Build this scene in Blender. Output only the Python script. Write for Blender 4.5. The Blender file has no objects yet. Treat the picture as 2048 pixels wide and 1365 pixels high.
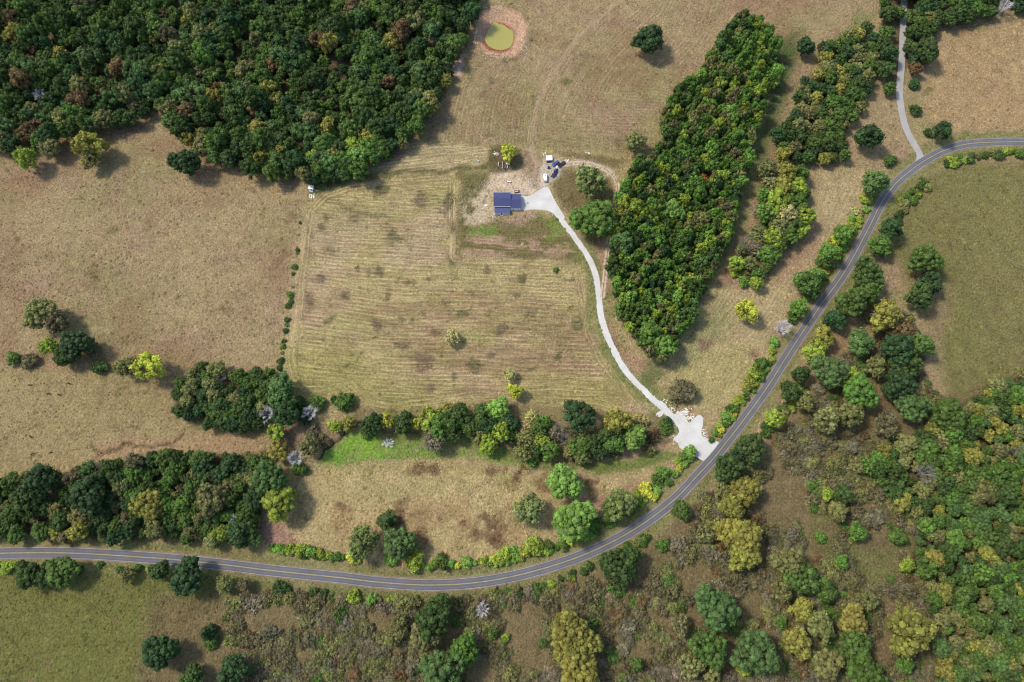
import bpy, bmesh, math, random
import numpy as np
from mathutils import Vector, Matrix

# ------------------------------------------------------------------ camera, sky, sun, exposure
SC = bpy.context.scene
COL = SC.collection
TILT = math.radians(18.0)          # off straight down
HGT = 470.0                        # metres above the pasture
FPX = 2048 * 24.0 / 36.0
cam_d = bpy.data.cameras.new("camera"); cam_d.lens = 24.0; cam_d.sensor_width = 36.0
cam_d.clip_start = 1.0; cam_d.clip_end = 20000.0
cam = bpy.data.objects.new("camera", cam_d); COL.objects.link(cam)
cam.location = (0, 0, HGT); cam.rotation_euler = (TILT, 0, 0)
SC.camera = cam

SUN_EL = math.radians(52.0)
SUN_AZ = math.radians(158.0)       # where the sun stands, counter-clockwise from +X
SUN_DIR = Vector((math.cos(SUN_EL) * math.cos(SUN_AZ), math.cos(SUN_EL) * math.sin(SUN_AZ), math.sin(SUN_EL)))
world = bpy.data.worlds.new("World"); SC.world = world; world.use_nodes = True
wn = world.node_tree.nodes; wl = world.node_tree.links
bg = wn["Background"]; sky = wn.new("ShaderNodeTexSky"); sky.sky_type = 'NISHITA'; sky.sun_disc = False
sky.sun_elevation = SUN_EL; sky.sun_rotation = math.atan2(SUN_DIR.x, SUN_DIR.y)
sky.air_density = 1.0; sky.dust_density = 1.6; sky.ozone_density = 1.0
wl.new(sky.outputs[0], bg.inputs[0]); bg.inputs[1].default_value = 0.15
sun_d = bpy.data.lights.new("sun", 'SUN'); sun_d.energy = 2.25; sun_d.angle = math.radians(9.0); sun_d.color = (1.0, 0.95, 0.87)
sun = bpy.data.objects.new("sun", sun_d); COL.objects.link(sun)
sun.rotation_euler = (-SUN_DIR).to_track_quat('-Z', 'Y').to_euler(); sun.location = (-200, 150, 300)
SC.view_settings.view_transform = 'Standard'; SC.view_settings.look = 'None'
SC.view_settings.gamma = 1.0; SC.view_settings.use_curve_mapping = False
SC.view_settings.exposure = 0.74
SC.render.engine = 'CYCLES'; SC.cycles.filter_width = 1.1

rng = random.Random(7)
CT, ST = math.cos(TILT), math.sin(TILT)

def at(px, py, z=0.0):
    """survey point: where the sight line through this point of the aerial photo meets height z"""
    u = (px - 1024.0) / FPX; v = (682.5 - py) / FPX
    k = (HGT - z) / (CT - v * ST)
    return Vector((u * k, (v * CT + ST) * k, z))

def px_of(x, y, z=0.0):
    d = y * ST + (HGT - z) * CT
    up = y * CT - (HGT - z) * ST
    d = np.maximum(d, 30.0)
    return 1024.0 + FPX * x / d, 682.5 - FPX * up / d

def px_per_m(py):
    return FPX / HGT * (CT - (682.5 - py) / FPX * ST)

def lin1(c):
    c = c / 255.0
    return c / 12.92 if c <= 0.04045 else ((c + 0.055) / 1.055) ** 2.4
def C(r, g, b, k=0.72):
    return (lin1(r) * k, lin1(g) * k, lin1(b) * k)

# ------------------------------------------------------------------ noise helpers
def vnoise(x, y, scale, seed):
    t = np.random.RandomState(seed).rand(257, 257)
    u = x / scale + 1000.0; w = y / scale + 1000.0
    i = np.floor(u).astype(int); j = np.floor(w).astype(int)
    fu = u - i; fw = w - j
    fu = fu * fu * (3 - 2 * fu); fw = fw * fw * (3 - 2 * fw)
    i0 = i % 256; j0 = j % 256; i1 = (i + 1) % 256; j1 = (j + 1) % 256
    return (t[i0, j0] * (1 - fu) + t[i1, j0] * fu) * (1 - fw) + (t[i0, j1] * (1 - fu) + t[i1, j1] * fu) * fw
def fbm(x, y, scale, seed, octs=4):
    s = 0; a = 1.0; n = 0
    for o in range(octs):
        s = s + a * vnoise(x, y, scale / 2 ** o, seed + o * 11); n += a; a *= 0.55
    return s / n
def sstep(a, b, x):
    t = np.clip((x - a) / (b - a), 0, 1); return t * t * (3 - 2 * t)

def seg_dist(px, py, pts, closed=False):
    d = np.full(px.shape, 1e9)
    n = len(pts)
    for i in range(n if closed else n - 1):
        ax, ay = pts[i][0], pts[i][1]; bx, by = pts[(i + 1) % n][0], pts[(i + 1) % n][1]
        dx, dy = bx - ax, by - ay
        t = np.clip(((px - ax) * dx + (py - ay) * dy) / (dx * dx + dy * dy + 1e-9), 0, 1)
        d = np.minimum(d, np.hypot(px - ax - t * dx, py - ay - t * dy))
    return d
def inside(px, py, pts):
    r = np.zeros(px.shape, bool); n = len(pts)
    for i in range(n):
        ax, ay = pts[i]; bx, by = pts[(i + 1) % n]
        if ay == by: continue
        c = ((ay > py) != (by > py)) & (px < (bx - ax) * (py - ay) / (by - ay) + ax)
        r ^= c
    return r
def sdist(px, py, pts):
    d = seg_dist(px, py, pts, True)
    return np.where(inside(px, py, pts), d, -d)
def in_poly(x, y, pts):
    r = False; n = len(pts)
    for i in range(n):
        ax, ay = pts[i]; bx, by = pts[(i + 1) % n]
        if (ay > y) != (by > y) and x < (bx - ax) * (y - ay) / (by - ay) + ax: r = not r
    return r
def smooth_path(pts, per=8, closed=False):
    P = [Vector((p[0], p[1])) for p in pts]; out = []; n = len(P)
    for i in range(n if closed else n - 1):
        if closed: p0, p1, p2, p3 = P[(i - 1) % n], P[i], P[(i + 1) % n], P[(i + 2) % n]
        else: p0, p1, p2, p3 = P[max(i - 1, 0)], P[i], P[i + 1], P[min(i + 2, n - 1)]
        for k in range(per):
            t = k / per
            out.append(0.5 * ((2 * p1) + (p2 - p0) * t + (2 * p0 - 5 * p1 + 4 * p2 - p3) * t * t + (3 * p1 - p0 - 3 * p2 + p3) * t ** 3))
    if not closed: out.append(P[-1])
    return out

# ------------------------------------------------------------------ object helpers
def new_obj(name, mesh, parent=None, mat=None):
    o = bpy.data.objects.new(name, mesh); COL.objects.link(o)
    if parent is not None: o.parent = parent
    if mat is not None and not mesh.materials: mesh.materials.append(mat)
    return o
def empty(name, loc=(0, 0, 0), rz=0.0):
    o = bpy.data.objects.new(name, None); COL.objects.link(o)
    o.location = loc; o.rotation_euler = (0, 0, rz); o.empty_display_size = 0.5
    return o
def tag(o, label=None, cat=None, group=None, kind=None):
    if label: o["label"] = label
    if cat: o["category"] = cat
    if group: o["group"] = group
    if kind: o["kind"] = kind
    return o
def mesh_np(name, V, F, mats=(), smooth=False):
    """V (n,3), F list of index tuples"""
    m = bpy.data.meshes.new(name); m.from_pydata([tuple(v) for v in V], [], [tuple(f) for f in F]); m.update()
    for x in mats: m.materials.append(x)
    if smooth:
        m.polygons.foreach_set("use_smooth", [True] * len(m.polygons))
    return m
class MB:
    def __init__(s): s.v = []; s.f = []
    def add(s, V, F):
        b = len(s.v); s.v += [tuple(v) for v in V]; s.f += [tuple(i + b for i in f) for f in F]; return s
    def box(s, x0, x1, y0, y1, z0, z1):
        return s.add([(x0, y0, z0), (x1, y0, z0), (x1, y1, z0), (x0, y1, z0), (x0, y0, z1), (x1, y0, z1), (x1, y1, z1), (x0, y1, z1)],
                     [(0, 3, 2, 1), (4, 5, 6, 7), (0, 1, 5, 4), (1, 2, 6, 5), (2, 3, 7, 6), (3, 0, 4, 7)])
    def obox(s, c, size, rz=0.0, ry=0.0):
        M = Matrix.Translation(c) @ Matrix.Rotation(rz, 4, 'Z') @ Matrix.Rotation(ry, 4, 'Y')
        a, b, d = size[0] / 2, size[1] / 2, size[2] / 2
        V = [M @ Vector(p) for p in ((-a, -b, -d), (a, -b, -d), (a, b, -d), (-a, b, -d), (-a, -b, d), (a, -b, d), (a, b, d), (-a, b, d))]
        return s.add(V, [(0, 3, 2, 1), (4, 5, 6, 7), (0, 1, 5, 4), (1, 2, 6, 5), (2, 3, 7, 6), (3, 0, 4, 7)])
    def tube(s, p, q, r0, r1, n=6, cap=True):
        p = Vector(p); q = Vector(q); d = (q - p); L = d.length
        if L < 1e-6: return s
        d /= L; a = d.orthogonal().normalized(); b = d.cross(a); base = len(s.v)
        for (c, r) in ((p, r0), (q, r1)):
            for i in range(n):
                t = 2 * math.pi * i / n; s.v.append(tuple(c + a * (r * math.cos(t)) + b * (r * math.sin(t))))
        for i in range(n):
            j = (i + 1) % n; s.f.append((base + i, base + j, base + n + j, base + n + i))
        if cap:
            s.f.append(tuple(base + n - 1 - i for i in range(n))); s.f.append(tuple(base + n + i for i in range(n)))
        return s
    def build(s, name, mat, parent=None, smooth=False, bevel=0.0):
        m = mesh_np(name, s.v, s.f, [mat], smooth)
        if bevel:
            bm = bmesh.new(); bm.from_mesh(m); bmesh.ops.bevel(bm, geom=bm.edges[:], offset=bevel, segments=1, affect='EDGES'); bm.to_mesh(m); bm.free()
        return new_obj(name, m, parent)

# ------------------------------------------------------------------ materials
def mat_basic(name, col, rough=0.7, var=0.12, scale=2.0, metal=0.0, spec=0.3):
    m = bpy.data.materials.new(name); m.use_nodes = True; nt = m.node_tree; N = nt.nodes; L = nt.links
    b = N["Principled BSDF"]; b.inputs["Roughness"].default_value = rough; b.inputs["Metallic"].default_value = metal
    b.inputs["Specular IOR Level"].default_value = spec
    tc = N.new("ShaderNodeTexCoord"); nz = N.new("ShaderNodeTexNoise"); nz.inputs["Scale"].default_value = scale; nz.inputs["Detail"].default_value = 5
    L.new(tc.outputs["Object"], nz.inputs["Vector"])
    mp = N.new("ShaderNodeMapRange"); mp.inputs["From Min"].default_value = 0.25; mp.inputs["From Max"].default_value = 0.75
    mp.inputs["To Min"].default_value = 1 - var; mp.inputs["To Max"].default_value = 1 + var; L.new(nz.outputs["Fac"], mp.inputs["Value"])
    mx = N.new("ShaderNodeMix"); mx.data_type = 'RGBA'; mx.blend_type = 'MULTIPLY'; mx.inputs["Factor"].default_value = 1.0
    mx.inputs[6].default_value = (*col, 1); L.new(mp.outputs[0], mx.inputs[7]); L.new(mx.outputs[2], b.inputs["Base Color"])
    return m

def mat_leaf(name, trans=0.30):
    m = bpy.data.materials.new(name); m.use_nodes = True; nt = m.node_tree; N = nt.nodes; L = nt.links
    b = N["Principled BSDF"]; b.inputs["Roughness"].default_value = 0.6; b.inputs["Specular IOR Level"].default_value = 0.18
    ti = N.new("ShaderNodeAttribute"); ti.attribute_type = 'INSTANCER'; ti.attribute_name = "tint"
    lv = N.new("ShaderNodeAttribute"); lv.attribute_type = 'GEOMETRY'; lv.attribute_name = "leafvar"
    mp = N.new("ShaderNodeMapRange"); mp.inputs["To Min"].default_value = 0.45; mp.inputs["To Max"].default_value = 1.65; L.new(lv.outputs["Fac"], mp.inputs["Value"])
    mx = N.new("ShaderNodeMix"); mx.data_type = 'RGBA'; mx.blend_type = 'MULTIPLY'; mx.inputs["Factor"].default_value = 1.0
    L.new(ti.outputs["Color"], mx.inputs[6]); L.new(mp.outputs[0], mx.inputs[7])
    hs = N.new("ShaderNodeHueSaturation"); hm = N.new("ShaderNodeMapRange"); hm.inputs["To Min"].default_value = 0.490; hm.inputs["To Max"].default_value = 0.508
    L.new(lv.outputs["Fac"], hm.inputs["Value"]); L.new(hm.outputs[0], hs.inputs["Hue"]); L.new(mx.outputs[2], hs.inputs["Color"])
    L.new(hs.outputs[0], b.inputs["Base Color"])
    tr = N.new("ShaderNodeBsdfTranslucent"); L.new(hs.outputs[0], tr.inputs["Color"])
    ms = N.new("ShaderNodeMixShader"); ms.inputs[0].default_value = trans
    L.new(b.outputs[0], ms.inputs[1]); L.new(tr.outputs[0], ms.inputs[2]); L.new(ms.outputs[0], N["Material Output"].inputs["Surface"])
    return m

M_LEAF = mat_leaf("leaves")
M_BARK = mat_basic("bark", (0.12, 0.095, 0.075), 0.9, 0.3, 3.0)
M_DEAD = mat_basic("bleached_wood", (0.56, 0.54, 0.52), 0.85, 0.15, 3.0)
M_TWIG = mat_basic("grey_twigs", (0.25, 0.225, 0.18), 0.9, 0.2, 3.0)
M_WHITE = mat_basic("white_paint", (0.80, 0.80, 0.78), 0.5, 0.05, 1.0)
M_ROOF = mat_basic("blue_roof", (0.05, 0.058, 0.14), 0.5, 0.12, 0.5, 0.0, 0.4)
M_GLASS = mat_basic("dark_glass", (0.02, 0.025, 0.035), 0.12, 0.05, 1.0, 0.0, 0.6)
M_BLACK = mat_basic("black_rubber", (0.02, 0.02, 0.022), 0.8)
M_DARK = mat_basic("dark_metal", (0.05, 0.05, 0.055), 0.6)
M_STEEL = mat_basic("galvanised_steel", (0.45, 0.46, 0.47), 0.45, 0.1, 2.0, 0.5)
M_CONC = mat_basic("concrete", (0.56, 0.54, 0.50), 0.9, 0.12, 1.5)
M_WOOD = mat_basic("weathered_wood", (0.40, 0.34, 0.27), 0.85, 0.25, 2.5)
M_PALE = mat_basic("pale_boards", (0.70, 0.66, 0.60), 0.8, 0.15, 2.5)
M_NAVY = mat_basic("navy_car_paint", (0.025, 0.035, 0.13), 0.3, 0.06, 1.0, 0.2, 0.5)
M_BLUE = mat_basic("blue_car_paint", (0.06, 0.085, 0.24), 0.3, 0.06, 1.0, 0.2, 0.5)
M_CHAR = mat_basic("charcoal_car_paint", (0.035, 0.038, 0.055), 0.35, 0.06, 1.0, 0.2, 0.5)
M_SILV = mat_basic("silver_paint", (0.5, 0.52, 0.56), 0.35, 0.05, 1.0, 0.3, 0.5)
M_RED = mat_basic("red_lamp", (0.35, 0.02, 0.02), 0.4)
M_LIMER = mat_basic("limestone_rubble", (0.62, 0.56, 0.49), 0.95, 0.25, 2.0)
M_COW = mat_basic("black_hide", (0.02, 0.017, 0.015), 0.8, 0.2, 3.0)

# ------------------------------------------------------------------ survey lines (photo points)
ROAD = [(-160, 1116), (-70, 1110), (0, 1107), (68, 1106), (137, 1106.5), (205, 1109.5), (273, 1114), (342, 1119), (445, 1129.5), (547, 1142), (674, 1155), (760, 1165), (862, 1170.5), (965, 1164), (1067, 1143),
        (1170, 1109), (1264, 1062), (1345, 1003), (1400, 946), (1427, 917), (1457, 879), (1492, 834), (1533, 777), (1567, 723), (1601, 671), (1642, 610), (1690, 543), (1738, 455), (1760, 411), (1789, 370),
        (1827, 337), (1861, 315), (1895, 299), (1947, 287), (2048, 284), (2130, 286), (2220, 290)]
ROADW = [at(*p).xy for p in ROAD]
ROAD_W = smooth_path(ROADW, 10)
DRIVE = [(1104, 412), (1116, 431), (1134, 455), (1153, 480), (1177, 516), (1190.6, 549), (1197, 586), (1202.6, 634), (1213, 668), (1228, 702), (1252, 743), (1276, 770), (1310, 803), (1336, 826), (1356, 846), (1372, 866)]
DRIVE_W = smooth_path([at(*p).xy for p in DRIVE], 16)
SIDE = [(1844, 326), (1838, 306), (1826, 285), (1811, 254), (1802, 215), (1799, 180), (1803, 130), (1806, 60), (1810, -40)]
SIDE_W = smooth_path([at(*p).xy for p in SIDE], 8)
TRACK = [(1264, -40), (1240, 0), (1200, 34), (1165, 66), (1130, 110), (1105, 150), (1085, 185), (1073, 215), (1066, 250), (1063, 285), (1069, 312), (1078, 330)]
LOOP = [(1122, 331), (1150, 327), (1180, 329), (1206, 337), (1225, 351), (1235, 372), (1232, 395), (1223, 430), (1219, 470), (1213, 525), (1207, 575), (1204, 596)]
POND = [(994, 46), (1012, 52), (1023, 66), (1023, 84), (1012, 98), (995, 102), (979, 97), (970, 85), (975, 68), (984, 53)]
PONDBANK = [(1000, 14), (1028, 20), (1049, 38), (1056, 62), (1050, 90), (1030, 112), (1004, 116), (975, 108), (952, 90), (946, 66), (955, 38), (975, 20)]
CREEK = [(640, 912), (648, 898), (660, 884), (676, 876), (688, 866), (694, 856), (720, 852), (760, 862), (820, 866), (900, 872), (980, 866), (1040, 872), (1110, 890), (1200, 893), (1290, 892), (1345, 880)]
GULLY = [(180, 892), (205, 904), (228, 900), (250, 888), (300, 897), (330, 892), (355, 878), (365, 868)]
FIELD = [(645, 385), (700, 366), (800, 354), (916, 341), (914, 512), (1140, 515), (1165, 540), (1176, 590), (1185, 660), (1215, 720), (1255, 770), (1300, 820), (1250, 830), (1190, 815), (1100, 812), (1030, 805), (950, 800),
         (860, 815), (780, 825), (730, 815), (700, 780), (650, 790), (600, 790), (578, 760), (570, 715), (585, 620), (598, 520), (612, 420)]
FIELD_N = [(700, 352), (735, 330), (790, 295), (830, 285), (975, 292), (972, 318), (950, 334), (820, 348)]
FIELD_E = [(1640, 345), (1745, 350), (1700, 430), (1640, 500), (1600, 580), (1560, 650), (1500, 735), (1420, 830), (1380, 815), (1300, 745), (1340, 720), (1400, 640), (1450, 570), (1560, 560), (1625, 470)]
FIELD_T = [(1062, 292), (870, 280), (905, 190), (930, 125), (1000, 125), (1080, 110), (1180, 30), (1210, -60), (1480, -60), (1470, 30), (1400, 110), (1320, 240), (1290, 300)]

# ------------------------------------------------------------------ ground sheet
def axis(a, b, step, far):
    mid = list(np.arange(a, b + 1e-6, step)); lo = []; s = step; x = a
    while x > -far: s *= 1.35; x -= s; lo.append(x)
    hi = []; s = step; x = b
    while x < far: s *= 1.35; x += s; hi.append(x)
    return np.array(lo[::-1] + mid + hi), len(lo)
STEP = 1.3
GX, GX0 = axis(-470, 470, STEP, 7000); GY, GY0 = axis(-105, 505, STEP, 7000)
XX, YY = np.meshgrid(GX, GY)                 # rows = y
PX, PY = px_of(XX, YY)
PX = np.clip(PX, -4000, 6000); PY = np.clip(PY, -4000, 6000)
wx = (fbm(XX, YY, 14, 1, 4) - 0.5) * 22; wy = (fbm(XX, YY, 14, 2, 4) - 0.5) * 22
WPX = PX + wx; WPY = PY + wy
N1 = fbm(XX, YY, 60, 5, 5); N2 = fbm(XX, YY, 22, 6, 4); N3 = fbm(XX, YY, 7, 8, 3); N4 = fbm(XX, YY, 120, 9, 4)

N5 = fbm(XX, YY, 6.5, 91, 4)
def lerp(col, c, m):
    m = np.clip(m, 0, 1)[..., None]; return col * (1 - m) + np.array(c) * m
TAN = C(186, 167, 116); OLIVE = C(146, 136, 90); PINK = C(158, 128, 106); RED = C(142, 110, 82); GREEN = C(112, 122, 66); LUSH = C(112, 148, 58)
DGRN = C(88, 98, 56); DIRT = C(200, 176, 146); WEED = C(110, 98, 72); CLAY = C(196, 158, 126); LITTER = C(92, 80, 58); BRUSH = C(116, 102, 70); HAY = C(192, 172, 128)
col = np.zeros(XX.shape + (3,)); col[:] = C(164, 142, 104)
col = lerp(col, OLIVE, sstep(0.42, 0.68, N1) * 0.6)
col = lerp(col, PINK, sstep(0.5, 0.75, N2) * 0.5)
col = lerp(col, RED, sstep(0.52, 0.72, fbm(XX, YY, 35, 21, 4)) * 0.45)
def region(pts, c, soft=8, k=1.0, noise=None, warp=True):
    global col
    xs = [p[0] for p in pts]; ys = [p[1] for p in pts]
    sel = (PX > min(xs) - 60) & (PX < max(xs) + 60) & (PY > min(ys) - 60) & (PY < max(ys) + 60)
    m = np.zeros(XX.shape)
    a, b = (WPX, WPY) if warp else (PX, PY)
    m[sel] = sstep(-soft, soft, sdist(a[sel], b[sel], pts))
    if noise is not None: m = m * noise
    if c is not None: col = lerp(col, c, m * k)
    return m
def line_mask(pts, w, soft, warp=True):
    xs = [p[0] for p in pts]; ys = [p[1] for p in pts]
    sel = (PX > min(xs) - 40) & (PX < max(xs) + 40) & (PY > min(ys) - 40) & (PY < max(ys) + 40)
    m = np.zeros(XX.shape); a, b = (WPX, WPY) if warp else (PX, PY)
    m[sel] = 1 - sstep(w - soft, w + soft, seg_dist(a[sel], b[sel], pts)); return m
def blot(x, y, rx, ry, c, k):
    global col
    d = np.hypot((WPX - x) / rx, (WPY - y) / ry)
    col = lerp(col, c, sstep(0.25, 0.75, (1.3 - d) * 0.8 + (N5 - 0.5) * 1.5) * k * (d < 1.7))

rough = np.ones(XX.shape)            # where tussocks grow
# neighbours' land
region([(-80, 1125), (420, 1150), (560, 1170), (340, 1230), (290, 1300), (300, 1420), (-80, 1420)], C(108, 110, 56), 20, 0.9)
region([(300, 1190), (620, 1180), (900, 1195), (1180, 1140), (1300, 1080), (1420, 990), (1520, 900), (1640, 760), (1800, 640), (1850, 800), (2100, 760), (2100, 1420), (260, 1420)], BRUSH, 20, 0.85)
region([(1700, 900), (1850, 1100), (1800, 1180), (1650, 1180), (1620, 1080)], C(108, 112, 62), 30, 0.8, sstep(0.35, 0.6, N2))
region([(1790, 380), (1880, 330), (2100, 320), (2100, 740), (1900, 810), (1850, 640), (1800, 520), (1740, 520)], C(116, 112, 64), 18, 0.8)
region([(1830, 560), (1900, 590), (1880, 700), (1830, 780), (1850, 680)], C(160, 136, 104), 20, 0.6)
region([(1860, 110), (1960, 60), (2100, 30), (2100, 265), (1900, 262), (1840, 230)], C(172, 144, 104), 8, 0.8)
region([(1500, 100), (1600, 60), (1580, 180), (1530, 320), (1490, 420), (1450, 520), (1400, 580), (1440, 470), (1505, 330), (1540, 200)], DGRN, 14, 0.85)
region([(1690, 60), (1720, 20), (1760, 20), (1700, 80), (1600, 120)], GREEN, 12, 0.6)
region([(-60, 730), (250, 745), (350, 800), (530, 860), (530, 905), (350, 920), (120, 930), (-60, 985)], C(158, 140, 96), 10, 0.7)
region([(180, 880), (330, 870), (520, 865), (530, 905), (330, 915), (200, 910)], C(172, 142, 106), 10, 0.8)
# road verges
rd = seg_dist(XX, YY, [tuple(p) for p in ROAD_W[::2]])
col = lerp(col, GREEN, (1 - sstep(7, 13, rd + (N3 - 0.5) * 6)) * (0.35 + 0.5 * N2))
col = lerp(col, C(158, 134, 98), (1 - sstep(3.8, 5.6, rd + (N3 - 0.5) * 3)) * 0.7)
# forest floors
FOREST = [(-120, -120), (960, -120), (940, 50), (905, 140), (870, 215), (815, 285), (770, 318), (720, 345), (640, 362), (560, 350), (480, 338), (420, 318), (380, 285), (340, 240), (310, 222), (230, 248), (150, 272), (60, 288), (-120, 295)]
GROVE = [(1478, 26), (1536, 55), (1548, 90), (1557, 137), (1550, 165), (1528, 190), (1524, 235), (1508, 270), (1502, 308), (1482, 375), (1465, 430), (1445, 500), (1415, 560), (1390, 620), (1370, 660), (1345, 700), (1326, 722), (1290, 700),
         (1265, 668), (1240, 622), (1225, 590), (1222, 540), (1225, 480), (1235, 430), (1232, 405), (1252, 365), (1264, 325), (1305, 318), (1330, 280), (1322, 245), (1350, 190), (1372, 168), (1413, 130), (1425, 100), (1454, 70)]
BANDEXT = [(1748, 46), (1750, 103), (1738, 164), (1728, 212), (1707, 240), (1680, 262), (1697, 298), (1690, 326), (1640, 326), (1550, 318), (1556, 272), (1590, 222), (1603, 172), (1645, 144), (1640, 104), (1700, 68)]
BANDIN = [(1525, 325), (1605, 345), (1618, 400), (1622, 440), (1600, 480), (1560, 520), (1545, 560), (1510, 580), (1475, 560), (1462, 530), (1490, 500), (1510, 440), (1515, 380)]
WOODW = [(-100, 985), (60, 952), (95, 938), (140, 965), (165, 928), (220, 926), (300, 915), (380, 910), (500, 915), (532, 905), (528, 960), (514, 1030), (505, 1072), (470, 1082), (400, 1080), (300, 1073), (200, 1080), (100, 1074), (0, 1072), (-100, 1078)]
CLUMP = [(350, 790), (380, 738), (420, 732), (470, 752), (548, 745), (552, 800), (535, 848), (480, 855), (430, 850), (380, 840), (350, 815)]
WOODE = [(1850, 870), (1900, 822), (1960, 792), (2010, 757), (2060, 740), (2180, 740), (2180, 1440), (1860, 1440), (1880, 1330), (1872, 1265), (1860, 1180), (1830, 1100), (1850, 1040), (1790, 1000), (1760, 960), (1705, 930), (1760, 905)]
WOODT = [(1768, -80), (2150, -80), (2150, 0), (1990, 22), (1950, 34), (1872, 46), (1866, 100), (1852, 126), (1812, 130), (1804, 178), (1772, 186), (1764, 100)]
for P in (FOREST, WOODW, WOODE, WOODT, BANDEXT, GROVE, CLUMP, BANDIN): region(P, LITTER, 8, 0.85)
# the property
region([(1488, 322), (1530, 325), (1508, 400), (1484, 465), (1445, 540), (1405, 590), (1380, 625), (1402, 560), (1436, 480), (1466, 410)], C(84, 102, 58), 9, 0.92)  # green grass between grove and belt, darkened with the trees' shadow in its colour
region([(1512, 318), (1545, 240), (1568, 170), (1592, 100), (1570, 90), (1556, 170), (1530, 240), (1504, 318)], C(84, 100, 58), 10, 0.85)  # northern run of that grass strip, tree shadow likewise put into the green
region([(629, 268), (1778, 342), (1500, 790), (1330, 960), (1146, 1080), (1000, 1120), (860, 1132), (500, 1096)], TAN, 6, 0.35)
mf = region(FIELD, TAN, 6, 0.8, warp=False)
mn = region(FIELD_N, HAY, 4, 0.6, warp=False)
me = region(FIELD_E, C(184, 162, 120), 10, 0.7)
mt = region(FIELD_T, None, 10, 1)
H1 = fbm(XX * 0.45, YY, 13, 71, 4); H2 = fbm(XX * 0.45, YY, 13, 72, 4)
col = lerp(col, C(164, 154, 98), mf * sstep(0.48, 0.66, H1) * 0.75); col = lerp(col, C(176, 140, 116), mf * sstep(0.50, 0.68, H2) * 0.45)
region([(560, 700), (700, 690), (780, 760), (900, 800), (800, 830), (690, 800), (590, 800), (565, 760)], C(162, 152, 92), 25, 0.75)
region([(780, 560), (1150, 590), (1200, 700), (1180, 760), (1000, 790), (850, 790), (800, 700), (700, 640)], C(154, 126, 92), 40, 0.6, sstep(0.36, 0.62, fbm(XX * 0.25, YY, 9, 31, 4)))
region([(600, 430), (900, 400), (900, 560), (620, 600)], C(186, 164, 128), 40, 0.55, sstep(0.35, 0.6, N2))
region([(1080, 740), (1260, 760), (1310, 820), (1180, 815), (1040, 800)], C(172, 156, 100), 14, 0.7)
region([(1240, 800), (1305, 800), (1330, 835), (1260, 838)], C(196, 168, 130), 8, 0.8)
region([(918, 342), (985, 340), (990, 390), (960, 440), (940, 470), (918, 512)], C(112, 104, 66), 10, 0.92)
region([(918, 500), (916, 440), (1000, 440), (1110, 430), (1150, 480), (1160, 520), (1000, 516)], C(116, 106, 66), 10, 0.88)
region([(930, 470), (1140, 470), (1155, 515), (930, 515)], C(178, 146, 118), 8, 0.85, sstep(0.40, 0.54, fbm(XX * 0.35, YY, 6, 41, 3)))
blot(955, 465, 28, 12, LUSH, 0.4); blot(985, 462, 22, 14, LUSH, 0.45); blot(1110, 455, 20, 26, LUSH, 0.45); blot(1085, 430, 22, 10, GREEN, 0.6); blot(905, 525, 12, 16, DGRN, 0.6)
region([(985, 330), (1080, 320), (1095, 380), (1070, 395), (1040, 384), (985, 382), (975, 430), (982, 445), (960, 445), (958, 390)], C(206, 182, 150), 8, 0.95, sstep(0.22, 0.46, N3))
region([(920, 385), (985, 380), (988, 445), (930, 450)], C(200, 180, 146), 8, 0.85, sstep(0.42, 0.58, N5))
region([(1000, 345), (1095, 340), (1100, 378), (1066, 392), (1000, 384)], C(214, 190, 160), 6, 0.8, sstep(0.38, 0.56, N5))
region([(1000, 440), (1060, 425), (1075, 436), (1040, 452)], C(184, 150, 124), 6, 0.7)
region([(1040, 300), (1085, 305), (1090, 345), (1075, 380), (1040, 350)], C(150, 124, 98), 8, 0.7)
region([(978, 300), (1040, 303), (1050, 345), (980, 345), (975, 322)], C(106, 92, 64), 5, 0.92)
region([(1090, 320), (1120, 318), (1125, 345), (1110, 362), (1090, 372), (1075, 365)], C(206, 190, 172), 5, 0.75)
region([(1110, 305), (1260, 320), (1225, 345), (1150, 325)], C(120, 104, 68), 6, 0.85)
region([(1120, 335), (1200, 342), (1222, 360), (1228, 395), (1215, 460), (1200, 500), (1170, 480), (1130, 420), (1110, 380)], C(116, 102, 68), 8, 0.88)
region([(1195, 340), (1215, 350), (1222, 372), (1212, 400), (1195, 400)], DGRN, 8, 0.5)
for (x, y, r) in ((1180, 372, 42), (1188, 444, 48)): blot(x, y, r, r, C(120, 108, 70), 0.6)
# strips by the drive
dd = seg_dist(XX, YY, [tuple(p) for p in DRIVE_W[::2]])
col = lerp(col, GREEN, (1 - sstep(4, 13, dd + (N3 - 0.5) * 8)) * 0.75 * sstep(430, 520, PY))
region([(1205, 600), (1222, 640), (1250, 700), (1300, 730), (1270, 755), (1240, 710), (1215, 660)], C(166, 132, 104), 8, 0.8)
region([(1190, 480), (1222, 480), (1222, 580), (1210, 600), (1200, 560)], C(166, 134, 108), 8, 0.7)
region([(1290, 720), (1340, 725), (1330, 760), (1290, 770)], DGRN, 10, 0.6)
blot(1365, 790, 24, 26, C(120, 110, 64), 0.7); blot(1308, 748, 18, 12, GREEN, 0.6); blot(1320, 835, 26, 10, GREEN, 0.6)
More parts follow.
